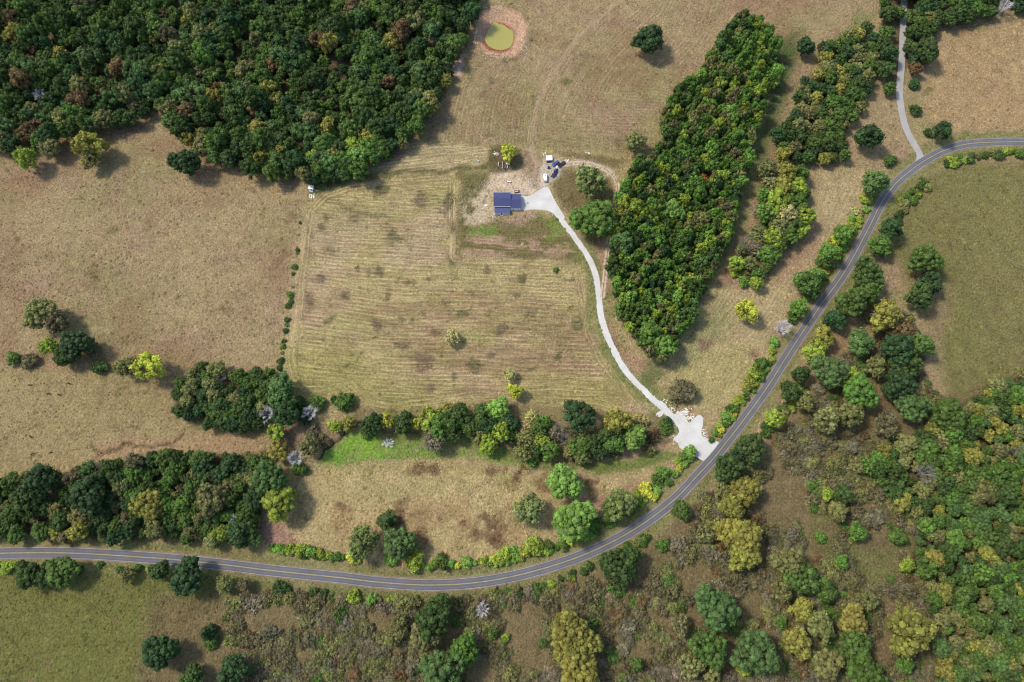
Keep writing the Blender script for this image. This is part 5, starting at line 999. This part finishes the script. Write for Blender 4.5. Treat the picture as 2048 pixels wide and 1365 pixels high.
# ------------------------------------------------------------------ vehicles
def vehicle(name, label, px, py, ang, L, W, paint, kind, cat):
    p = at(px, py, 0.9); r = empty(name, (p.x, p.y, ground_z(p.x, p.y) + 0.02), math.radians(ang)); tag(r, label, cat, "vehicles parked in the yard"); h = W / 2; a = L / 2
    prof = [(-a, .45), (-a + .05, 1.0), (a * .42, 1.05), (a - .15, .92), (a, .65), (a - .02, .42)]
    V = [(x, -h + (0.06 if z > .95 else 0), z) for x, z in prof] + [(x, h - (0.06 if z > .95 else 0), z) for x, z in prof]; n = len(prof)
    F = [tuple(range(n)), tuple(range(2 * n - 1, n - 1, -1))] + [(i, i + n, (i + 1) % n + n, (i + 1) % n) for i in range(n)]
    if kind == 'pickup':
        V = []; F = []; mb = MB(); prof2 = [(-a * .16, .45), (-a * .16, 1.04), (a * .45, 1.06), (a - .12, .95), (a, .66), (a - .02, .42)]
        V = [(x, -h, z) for x, z in prof2] + [(x, h, z) for x, z in prof2]; mb.add(V, F0 if False else [tuple(range(n)), tuple(range(2 * n - 1, n - 1, -1))] + [(i, i + n, (i + 1) % n + n, (i + 1) % n) for i in range(n)])
        body = mb.build("body", paint, r, bevel=.05)
        bed = MB().box(-a, -a * .165, -h, h, .45, .62).box(-a, -a * .165, -h, -h + .1, .625, 1.08).box(-a, -a * .165, h - .1, h, .625, 1.08).box(-a * .165 - .08, -a * .165, -h + .1, h - .1, .625, 1.08).build("bed", paint, r)
        MB().box(-a - .02, -a + .06, -h + .1, h - .1, .625, 1.06).build("tailgate", paint, bed); MB().box(-a + .07, -a * .165 - .09, -h + .11, h - .11, .622, .64).build("bed_liner", M_BLACK, bed)
        c0, c1, t0, t1 = -a * .15, a * .46, -a * .08, a * .26
    else:
        body = MB().add(V, F).build("body", paint, r, bevel=.05); c0, c1, t0, t1 = -a * .93, a * .44, -a * .82, a * .2
    zc, zt = 1.06, 1.72
    def frus(x0, x1, y, z0, X0, X1, Y, z1): return [(x0, -y, z0), (x1, -y, z0), (x1, y, z0), (x0, y, z0), (X0, -Y, z1), (X1, -Y, z1), (X1, Y, z1), (X0, Y, z1)]
    BF = [(0, 3, 2, 1), (4, 5, 6, 7), (0, 1, 5, 4), (1, 2, 6, 5), (2, 3, 7, 6), (3, 0, 4, 7)]
    cab = MB().add(frus(c0, c1, h - .1, zc, t0, t1, h - .24, zt), BF).build("cabin_glass", M_GLASS, r)
    MB().add(frus(t0 - .03, t1 + .04, h - .22, zt + .003, t0 + .1, t1 - .1, h - .3, zt + .09), BF).build("cab_roof", paint, cab)
    for sy in (-1, 1):
        for q, fx in ((t0, c0), (t1, c1)): MB().tube((fx, sy * (h - .1), zc), (q, sy * (h - .24), zt), .05, .05, 5).build("pillar", paint, cab)
        MB().box(a - .04, a + .02, sy * (h - .3) - .16, sy * (h - .3) + .16, .68, .84).build("headlight", M_SILV, r); MB().box(-a - .04, -a - .003, sy * (h - .14) - .1, sy * (h - .14) + .1, .7, .95).build("tail_light", M_RED, r)
        MB().box(c1 - .35, c1 - .2, sy * (h + .10) - .1, sy * (h + .10) + .1, 1.08, 1.24).build("mirror", paint, r)
        for x in (-a * .62, a * .62):
            w = MB().tube((x, sy * (h - .2), .38), (x, sy * (h + .02), .38), .38, .38, 16).build("wheel", M_BLACK, r); MB().tube((x, sy * (h + .021), .38), (x, sy * (h + .04), .38), .22, .20, 12).build("rim", M_SILV, w)
    MB().box(a - .02, a + .1, -h + .05, h - .05, .4, .6).build("bumper", M_SILV, r); MB().box(-a - .1, -a - .003, -h + .05, h - .05, .42, .6).build("bumper", M_SILV, r)
    return r
vehicle("sport_utility_vehicle", "blue grey utility vehicle parked nearest the white roofed shed", 1111, 327, 218, 6.6, 2.4, M_BLUE, 'suv', "car")
vehicle("pickup_truck", "charcoal pickup at the end of the dirt loop track, pale load in its bed", 1123.5, 328.5, 40, 6.9, 2.4, M_CHAR, 'pickup', "pickup")
vehicle("pickup_truck", "navy pickup parked on the gravel across from the white camper", 1108.5, 348.5, 237, 6.9, 2.4, M_NAVY, 'pickup', "pickup")
p = at(1112, 341, .8); t_ = empty("flatbed_trailer", (p.x, p.y, 0), math.radians(52)); tag(t_, "dark blue tarp covered trailer behind the navy pickup", "trailer")
MB().box(-1.7, 1.7, -1.1, 1.1, .5, .68).build("deck", M_DARK, t_); MB().add([(-1.5, -1, .69), (1.5, -1, .69), (1.5, 1, .69), (-1.5, 1, .69), (-1.1, -.7, 1.5), (1.2, -.5, 1.35), (1.0, .7, 1.55), (-1.2, .6, 1.3)], [(0, 3, 2, 1), (4, 5, 6, 7), (0, 1, 5, 4), (1, 2, 6, 5), (2, 3, 7, 6), (3, 0, 4, 7)]).build("tarp", M_NAVY, t_, bevel=.1)
for sy in (-1, 1): MB().tube((0, sy * 1.12, .36), (0, sy * 1.32, .36), .36, .36, 14).build("wheel", M_BLACK, t_)
MB().tube((1.7, 0, .5), (2.9, 0, .5), .06, .05, 6).build("drawbar", M_DARK, t_)
# small cart
p = at(1097.3, 335.5, .6); c_ = empty("utility_cart", (p.x, p.y, 0), math.radians(70)); tag(c_, "small dark purple utility cart left of the blue grey vehicle", "cart")
MB().box(-1.3, 1.3, -.72, .72, .35, .62).build("chassis", M_DARK, c_, bevel=.05); MB().box(-.45, .55, -.72, .72, 1.72, 1.80).build("canopy", M_NAVY, c_); MB().box(-.25, .2, -.6, .6, .63, .85).build("seat", M_BLACK, c_); MB().box(-1.25, -.5, -.68, .68, .63, .95).build("cargo_box", M_CHAR, c_)
for x in (-.4, .5):
    for y in (-.66, .66): MB().tube((x, y, .62), (x, y, 1.72), .03, .03, 5).build("canopy_post", M_DARK, c_)
for x in (-.85, .85):
    for y in (-.8, .6): MB().tube((x, y, .3), (x, y + .2, .3), .3, .3, 12).build("wheel", M_BLACK, c_)
# camper
p = at(1090.6, 355.5, 1.6); k_ = empty("camper_trailer", (p.x, p.y, 0), math.radians(93)); k_.scale = (1.0, 1.12, 1.0); tag(k_, "white camper trailer with rounded front parked at the apron's north end", "camper")
secs = [(-3.2, 1.15, .55, 2.5), (-3.0, 1.2, .45, 2.7), (1.6, 1.2, .45, 2.75), (2.5, 1.15, .5, 2.6), (3.0, .95, .65, 2.2), (3.25, .6, .9, 1.6)]
V = []; F = []
for (x, w, z0, z1) in secs: V += [(x, -w, z0), (x, w, z0), (x, w, z1 - .25), (x, w - .25, z1), (x, -w + .25, z1), (x, -w, z1 - .25)]
for i in range(len(secs) - 1):
    for j in range(6): F.append((i * 6 + j, i * 6 + (j + 1) % 6, (i + 1) * 6 + (j + 1) % 6, (i + 1) * 6 + j))
F += [tuple(range(5, -1, -1)), tuple(range(len(secs) * 6 - 6, len(secs) * 6))]
MB().add(V, F).build("shell", M_WHITE, k_); MB().box(.3, .95, -.32, .32, 2.755, 2.95).build("roof_vent", M_DARK, k_, bevel=.05); MB().box(1.3, 1.45, -.7, .7, 2.755, 2.80).build("awning_bar", M_DARK, k_)
MB().box(-3.5, -3.22, -1.0, 1.0, .5, .62).build("bumper", M_STEEL, k_); MB().box(-.3, .4, 1.202, 1.23, .55, 2.3).build("door", M_PALE, k_); MB().box(-2.2, -1.0, 1.202, 1.225, 1.4, 2.0).build("window", M_GLASS, k_); MB().box(-2.2, 1.0, -1.225, -1.202, 1.4, 2.0).build("window", M_GLASS, k_)
for y in (-1.25, 1.05):
    for x in (-.5, -1.2): MB().tube((x, y, .34), (x, y + .2, .34), .34, .34, 14).build("wheel", M_BLACK, k_)
MB().tube((3.1, .4, .55), (4.3, 0, .5), .05, .05, 5).tube((3.1, -.4, .55), (4.3, 0, .5), .05, .05, 5).build("drawbar", M_DARK, k_)
# shed with white roof in the yard
p = at(1098, 320, 0); s_h = empty("yard_shed", (p.x, p.y, 0), math.radians(3)); tag(s_h, "open fronted shed with flat white roof beside the parked vehicles", "shed")
MB().add([(-2.5, -1.9, 2.3), (2.5, -1.9, 2.3), (2.5, 2.1, 2.75), (-2.5, 2.1, 2.75), (-2.5, -1.9, 2.2), (2.5, -1.9, 2.2), (2.5, 2.1, 2.65), (-2.5, 2.1, 2.65)], [(0, 1, 2, 3), (7, 6, 5, 4), (0, 4, 5, 1), (1, 5, 6, 2), (2, 6, 7, 3), (3, 7, 4, 0)]).build("roof", M_WHITE, s_h)
MB().box(-2.3, 2.3, 1.85, 1.95, 0, 2.6).build("back_wall", M_PALE, s_h)
for x in (-2.3, 2.2): MB().box(x, x + .1, -1.6, 1.84, 0, 2.2).build("side_wall", M_PALE, s_h)
for x in (-2.25, -.75, .75, 2.2): MB().box(x - .06, x + .06, -1.78, -1.66, 0, 2.2).build("post", M_WOOD, s_h)
for i, (x, y) in enumerate(((-1.7, -2.6), (-.8, -2.5), (.1, -2.7), (1.2, -2.4))):
    q = s_h.matrix_basis @ Vector((x, y, 0)) if False else Vector((p.x + x, p.y + y, 0))
    b_ = empty("barrel", q); tag(b_, f"dark barrel in front of the white roofed shed, {ordinal(i + 1)} from the left", "barrel", "barrels at the shed")
    MB().tube((0, 0, 0), (0, 0, .45), .29, .32, 12).tube((0, 0, .45), (0, 0, .9), .32, .29, 12).build("drum", M_DARK, b_); MB().tube((0, 0, .9), (0, 0, .93), .30, .30, 12).build("lid", M_CHAR, b_)
# boards and junk piles
def pile(name, label, px, py, n, spread, ln, mat, seed, cat, part="board"):
    r = random.Random(seed); p = at(px, py, .2); o = empty(name, (p.x, p.y, 0)); tag(o, label, cat)
    for i in range(n):
        MB().obox((r.uniform(-spread, spread), r.uniform(-spread, spread) * .8, .1 + .07 * i), (r.uniform(*ln), r.uniform(.25, .5), .06), r.uniform(0, 3.14), r.uniform(-.12, .12)).build(part, mat, o)
    return o
pile("board_pile", "jumbled pile of white boards left of the yellow yard tree", 992, 308, 10, 1.6, (1.5, 3.4), M_PALE, 1, "boards")
pile("board_pile", "white scrap boards strewn between the parked vehicles", 1114.5, 335.5, 9, 1.6, (1.0, 2.6), M_PALE, 2, "boards")
pile("board_pile", "pale boards strewn near the north boundary above the shed", 1089, 308.5, 6, 1.8, (0.8, 2.0), M_PALE, 3, "boards")
pile("board_pile", "white junk pile below the small west shed", 624, 392, 11, 1.9, (1.2, 2.8), M_WHITE, 4, "junk")
pile("board_pile", "pale scrap pile at the start of the dirt loop track", 1134, 322, 6, 1.2, (0.8, 2.0), M_PALE, 5, "boards")
pile("board_pile", "scattered pale boards at the north boundary near the loop track", 1176, 307, 5, 1.6, (0.8, 1.8), M_PALE, 6, "boards")
# junk pen
def pen():
    o = at(1006, 332); r = empty("rail_pen", (o.x, o.y, 0)); tag(r, "open pen of pale rails below the yellow yard tree", "pen")
    for (a0, b0, a1, b1) in ((997, 326, 998, 334), (1005.5, 325, 1005.8, 338), (1015.5, 333, 1014.5, 338)):
        P, Q = at(a0, b0) - o, at(a1, b1) - o
        for z in (.4, .8, 1.2): MB().tube((P.x, P.y, z), (Q.x, Q.y, z), .15, .15, 6).build("rail", M_PALE, r)
        for t in (0, .5, 1): q = P.lerp(Q, t); MB().tube((q.x, q.y, 0), (q.x, q.y, 1.35), .09, .08, 6).build("post", M_PALE, r)
    P, Q = at(998, 334.5) - o, at(1006, 338) - o; MB().tube((P.x, P.y, .8), (Q.x, Q.y, .8), .05, .05, 5).build("rail", M_WOOD, r)
pen()
p = at(1010.5, 339.5); w_ = empty("stock_tank", (p.x, p.y, 0)); tag(w_, "grey round stock tank at the pen's lower corner", "tank")
bm = bmesh.new(); 
ring = []
for (rr, z) in ((1.25, 0), (1.25, .6), (1.17, .6), (1.17, .1)): ring.append([bm.verts.new((rr * math.cos(i * .3927), rr * math.sin(i * .3927), z)) for i in range(16)])
for k in range(3):
    for i in range(16): bm.faces.new((ring[k][i], ring[k][(i + 1) % 16], ring[k + 1][(i + 1) % 16], ring[k + 1][i]))
bm.faces.new(ring[3]); me_ = bpy.data.meshes.new("rim"); bm.to_mesh(me_); bm.free(); me_.materials.append(M_STEEL); new_obj("tank_shell", me_, w_); MB().tube((0, 0, .42), (0, 0, .43), 1.165, 1.165, 16).build("water", M_GLASS, w_)
p = at(1016.5, 328.5); v_ = empty("box_trailer", (p.x, p.y, 0)); tag(v_, "small white box trailer with dark blue hood at the junk pen", "trailer")
MB().box(-1.5, 1.4, -1.0, .2, .5, 1.7).build("box", M_WHITE, v_, bevel=.06); MB().box(-.9, 1.4, .22, 1.9, .5, 1.5).build("hood", M_NAVY, v_, bevel=.1); MB().tube((-1.5, -.4, .5), (-2.4, -.4, .5), .06, .06, 6).build("drawbar", M_DARK, v_)
for y in (-1.1, 1.92): MB().tube((0, y, .32), (0, y + .15, .32), .32, .32, 12).build("wheel", M_BLACK, v_)
# propane tank
p = at(1018, 365); g_ = empty("propane_tank", (p.x, p.y, 0)); tag(g_, "white horizontal propane tank behind the house", "tank")
mb = MB(); prev = None; prof = [(-1.65, .12), (-1.6, .32), (-1.45, .5), (-1.25, .58), (1.25, .58), (1.45, .5), (1.6, .32), (1.65, .12)]
for (x, r_) in prof:
    if prev: mb.tube((prev[0], 0, .95), (x, 0, .95), prev[1], r_, 14, False)
    prev = (x, r_)
mb.tube((-1.66, 0, .95), (-1.65, 0, .95), .12, .12, 8).tube((1.65, 0, .95), (1.66, 0, .95), .12, .12, 8); mb.build("shell", M_WHITE, g_, True)
for x in (-1, 1): MB().box(x - .12, x + .12, -.45, .45, 0, .5).build("saddle", M_CONC, g_)
MB().tube((0, 0, 1.52), (0, 0, 1.72), .2, .18, 10).build("valve_dome", M_WHITE, g_)
p = at(972, 411); l_ = empty("concrete_lid", (p.x, p.y, 0)); tag(l_, "pale concrete lid in the grass left of the house", "lid"); MB().obox((0, 0, .1), (2.3, 1.4, .2)).build("slab", M_CONC, l_, bevel=.05); MB().tube((0, 0, .2), (0, 0, .28), .35, .33, 12).build("hatch", M_PALE, l_)
p = at(957, 323); l_ = empty("well_cap", (p.x, p.y, 0)); tag(l_, "small white well housing in the mown strip north of the hay field", "well"); MB().box(-.6, .6, -.5, .5, 0, .7).build("housing", M_WHITE, l_, bevel=.05); MB().box(-.72, .72, -.62, .62, .7, .78).build("lid", M_STEEL, l_); MB().obox((-1.2, .3, .06), (1.0, 1.0, .12)).build("slab", M_CONC, l_)
p = at(1034, 384); t_ = empty("utility_trailer", (p.x, p.y, 0)); tag(t_, "dark flat utility trailer behind the garage", "trailer"); MB().box(-2.0, 2.0, -.8, .8, .5, .6).build("deck", M_DARK, t_)
for y in (-.8, .74): MB().box(-2.0, 2.0, y, y + .06, .6, .95).build("side_rail", M_CHAR, t_)
for y in (-1.02, .82): MB().tube((-.1, y, .33), (-.1, y + .2, .33), .33, .33, 12).build("wheel", M_BLACK, t_)
MB().box(-1.6, 1.0, -.55, .5, .605, .8).build("load", M_WOOD, t_); MB().tube((-2.0, 0, .5), (-3.0, 0, .45), .05, .05, 5).build("drawbar", M_DARK, t_)
# west shed, log
p = at(623.5, 378, 0); s_w = empty("west_shed", (p.x, p.y, 0), math.radians(-6)); tag(s_w, "small white shed at the west boundary", "shed")
MB().box(-1.6, 1.6, -1.4, 1.4, 0, 2.3).build("wall", M_WHITE, s_w); MB().add([(-1.85, -1.65, 2.3), (1.85, -1.65, 2.3), (1.85, 1.65, 2.75), (-1.85, 1.65, 2.75), (-1.85, -1.65, 2.2), (1.85, -1.65, 2.2), (1.85, 1.65, 2.65), (-1.85, 1.65, 2.65)], [(0, 1, 2, 3), (7, 6, 5, 4), (0, 4, 5, 1), (1, 5, 6, 2), (2, 6, 7, 3), (3, 7, 4, 0)]).build("roof", M_SILV, s_w)
MB().box(-.45, .45, -1.46, -1.402, 0, 1.95).build("door", M_DARK, s_w); MB().box(-1.3, 1.3, -2.6, -1.47, 0, .3).build("step", M_STEEL, s_w)
p = at(631, 381, .3); l_ = empty("fallen_log", (p.x, p.y, 0), math.radians(-24)); tag(l_, "pale fallen log pointing away from the small west shed", "log"); MB().tube((-2.2, 0, .35), (.4, .05, .36), .26, .30, 9).tube((.4, .05, .36), (2.2, 0, .38), .30, .36, 9).build("stem", M_WOOD, l_, True); MB().tube((-.6, 0, .5), (-.9, .5, .75), .1, .07, 6).build("branch_stub", M_WOOD, l_)
p = at(1113, 537); 
def rock_mesh(seed):
    V, F = ico(2); R = np.random.RandomState(seed); V = V * (1 + R.uniform(-.25, .2, (len(V), 1))) * [1, .8, .55]; return mesh_np("rock", V, F, [M_LIMER])
RM = [rock_mesh(i) for i in range(4)]
o = new_obj("rock", RM[0]); o.location = (p.x, p.y, .2); o.scale = (.9, .9, .9); tag(o, "white boulder beside the tiny shrub in the hay field", "rock")
# rubble and stones: uncountable
def rubble(name, spots, seed, label, mat):
    R = np.random.RandomState(seed); mb = MB(); IV, IF = ico(1)
    for (px, py, rx, ry, n, s0, s1) in spots:
        for _ in range(n):
            q = at(px + R.normal() * rx, py + R.normal() * ry); s = R.uniform(s0, s1); V = IV * (1 + R.uniform(-.3, .25, (len(IV), 1))) * [s, s * R.uniform(.6, 1), s * .6] + [q.x, q.y, ground_z(q.x, q.y) + s * .2]; mb.add(V, [tuple(f) for f in IF])
    return tag(mb.build(name, mat), label, "stones", kind="stuff")
rubble("limestone_rubble", [(1368, 826, 7, 4, 70, .25, .8), (1380, 836, 5, 4, 50, .25, .7), (1345, 815, 6, 4, 40, .2, .5), (1330, 804, 5, 3, 30, .2, .5), (1408, 868, 3, 7, 40, .2, .6), (1350, 878, 4, 4, 30, .2, .5), (1318, 832, 3, 3, 14, .2, .45)], 1, "broken pale stone along the edges of the driveway mouth", M_LIMER)
dspots = [(1024 + 0, 0, 0, 0, 0, 0, 0)][:0]
for i_ in range(0, len(DRIVE_W), 3):
    for sg in (-1, 1):
        d_ = DRIVE_W[min(i_ + 1, len(DRIVE_W) - 1)] - DRIVE_W[max(i_ - 1, 0)]; q_ = DRIVE_W[i_] + Vector((-d_.y, d_.x)).normalized() * sg * 2.3; a_, b2_ = px_of(np.array([q_.x]), np.array([q_.y])); dspots.append((float(a_[0]), float(b2_[0]), 1.3, 1.3, 5, .08, .28))
rubble("driveway_gravel", dspots, 7, "loose gravel spilled along both edges of the driveway", M_LIMER)
rubble("yard_stones", [(1050, 378, 28, 8, 260, .12, .34), (1085, 372, 10, 8, 120, .12, .34), (1000, 372, 18, 6, 110, .12, .3), (972, 400, 8, 20, 110, .12, .3), (1060, 430, 14, 5, 50, .12, .28), (1020, 445, 30, 6, 60, .1, .25), (1060, 350, 14, 12, 70, .12, .3), (985, 425, 8, 10, 70, .12, .3), (930, 415, 14, 14, 90, .12, .3), (930, 395, 10, 20, 40, .1, .25)], 2, "pale stones and clods over the bare yard around the house", M_LIMER)
rubble("bank_stones", [(952, 62, 3, 20, 60, .2, .5), (1045, 80, 4, 18, 60, .2, .5), (1000, 114, 24, 3, 60, .2, .5), (985, 16, 18, 2, 30, .2, .5), (915, 130, 8, 10, 50, .15, .45)], 3, "stones and clods on the clay bank of the pond", M_LIMER)

# ------------------------------------------------------------------ cattle
def cow_mesh():
    m = bpy.data.meshes.new("cow_skin")
    J = [(-.75, 0, 1.12, .30), (-.35, 0, 1.10, .36), (.15, 0, 1.06, .37), (.6, 0, 1.12, .31), (.95, 0, 1.05, .17), (1.22, 0, .78, .13), (1.42, 0, .52, .11), (1.62, 0, .38, .07),
         (-.80, .20, .78, .15), (-.72, .21, .55, .09), (-.86, .21, .34, .065), (-.82, .21, .04, .06), (-.80, -.20, .78, .15), (-.66, -.21, .55, .09), (-.78, -.21, .34, .065), (-.74, -.21, .04, .06),
         (.58, .19, .75, .13), (.60, .2, .42, .07), (.60, .2, .04, .055), (.58, -.19, .75, .13), (.70, -.2, .42, .07), (.68, -.2, .04, .055), (-1.02, 0, 1.15, .05), (-1.10, 0, .7, .03), (1.20, .2, .86, .04), (1.20, -.2, .86, .04)]
    E = [(0, 1), (1, 2), (2, 3), (3, 4), (4, 5), (5, 6), (6, 7), (0, 8), (8, 9), (9, 10), (10, 11), (0, 12), (12, 13), (13, 14), (14, 15), (3, 16), (16, 17), (17, 18), (3, 19), (19, 20), (20, 21), (0, 22), (22, 23), (5, 24), (5, 25)]
    m.from_pydata([j[:3] for j in J], E, []); o = bpy.data.objects.new("cow_skin", m); COL.objects.link(o); o.modifiers.new("s", 'SKIN'); o.modifiers.new("u", 'SUBSURF').levels = 1
    for i, j in enumerate(J): m.skin_vertices[0].data[i].radius = (j[3], j[3]); m.skin_vertices[0].data[i].use_root = (i == 1)
    dg = bpy.context.evaluated_depsgraph_get(); r = bpy.data.meshes.new_from_object(o.evaluated_get(dg)); bpy.data.objects.remove(o); r.name = "cow"; r.materials.clear(); r.materials.append(M_COW); return r
CM = cow_mesh()
for i, (x, y, a_, lab) in enumerate(((60, 771, 10, "black cow leftmost of the four grazing in the west pasture"), (139, 768, 170, "black cow grazing at the upper right of the west pasture herd"), (98, 788, 185, "black cow grazing below and between the west pasture herd"), (120, 790, 20, "black cow grazing lowest right of the west pasture herd"),
                                     (63, 874, 140, "single black cow grazing above the west wood pair"), (66, 909, 40, "black cow near the west wood, left of the pair"), (103, 906, 200, "black cow near the west wood, right of the pair"), (701, 780, 150, "lone black calf in the hay field corner above the creek"))):
    p = at(x, y); o = new_obj("cow", CM); o.location = (p.x, p.y, ground_z(p.x, p.y)); o.rotation_euler = (0, 0, math.radians(a_)); s = 1.15 if i < 7 else .8; o.scale = (s, s, s); tag(o, lab, "cow", "grazing cattle")
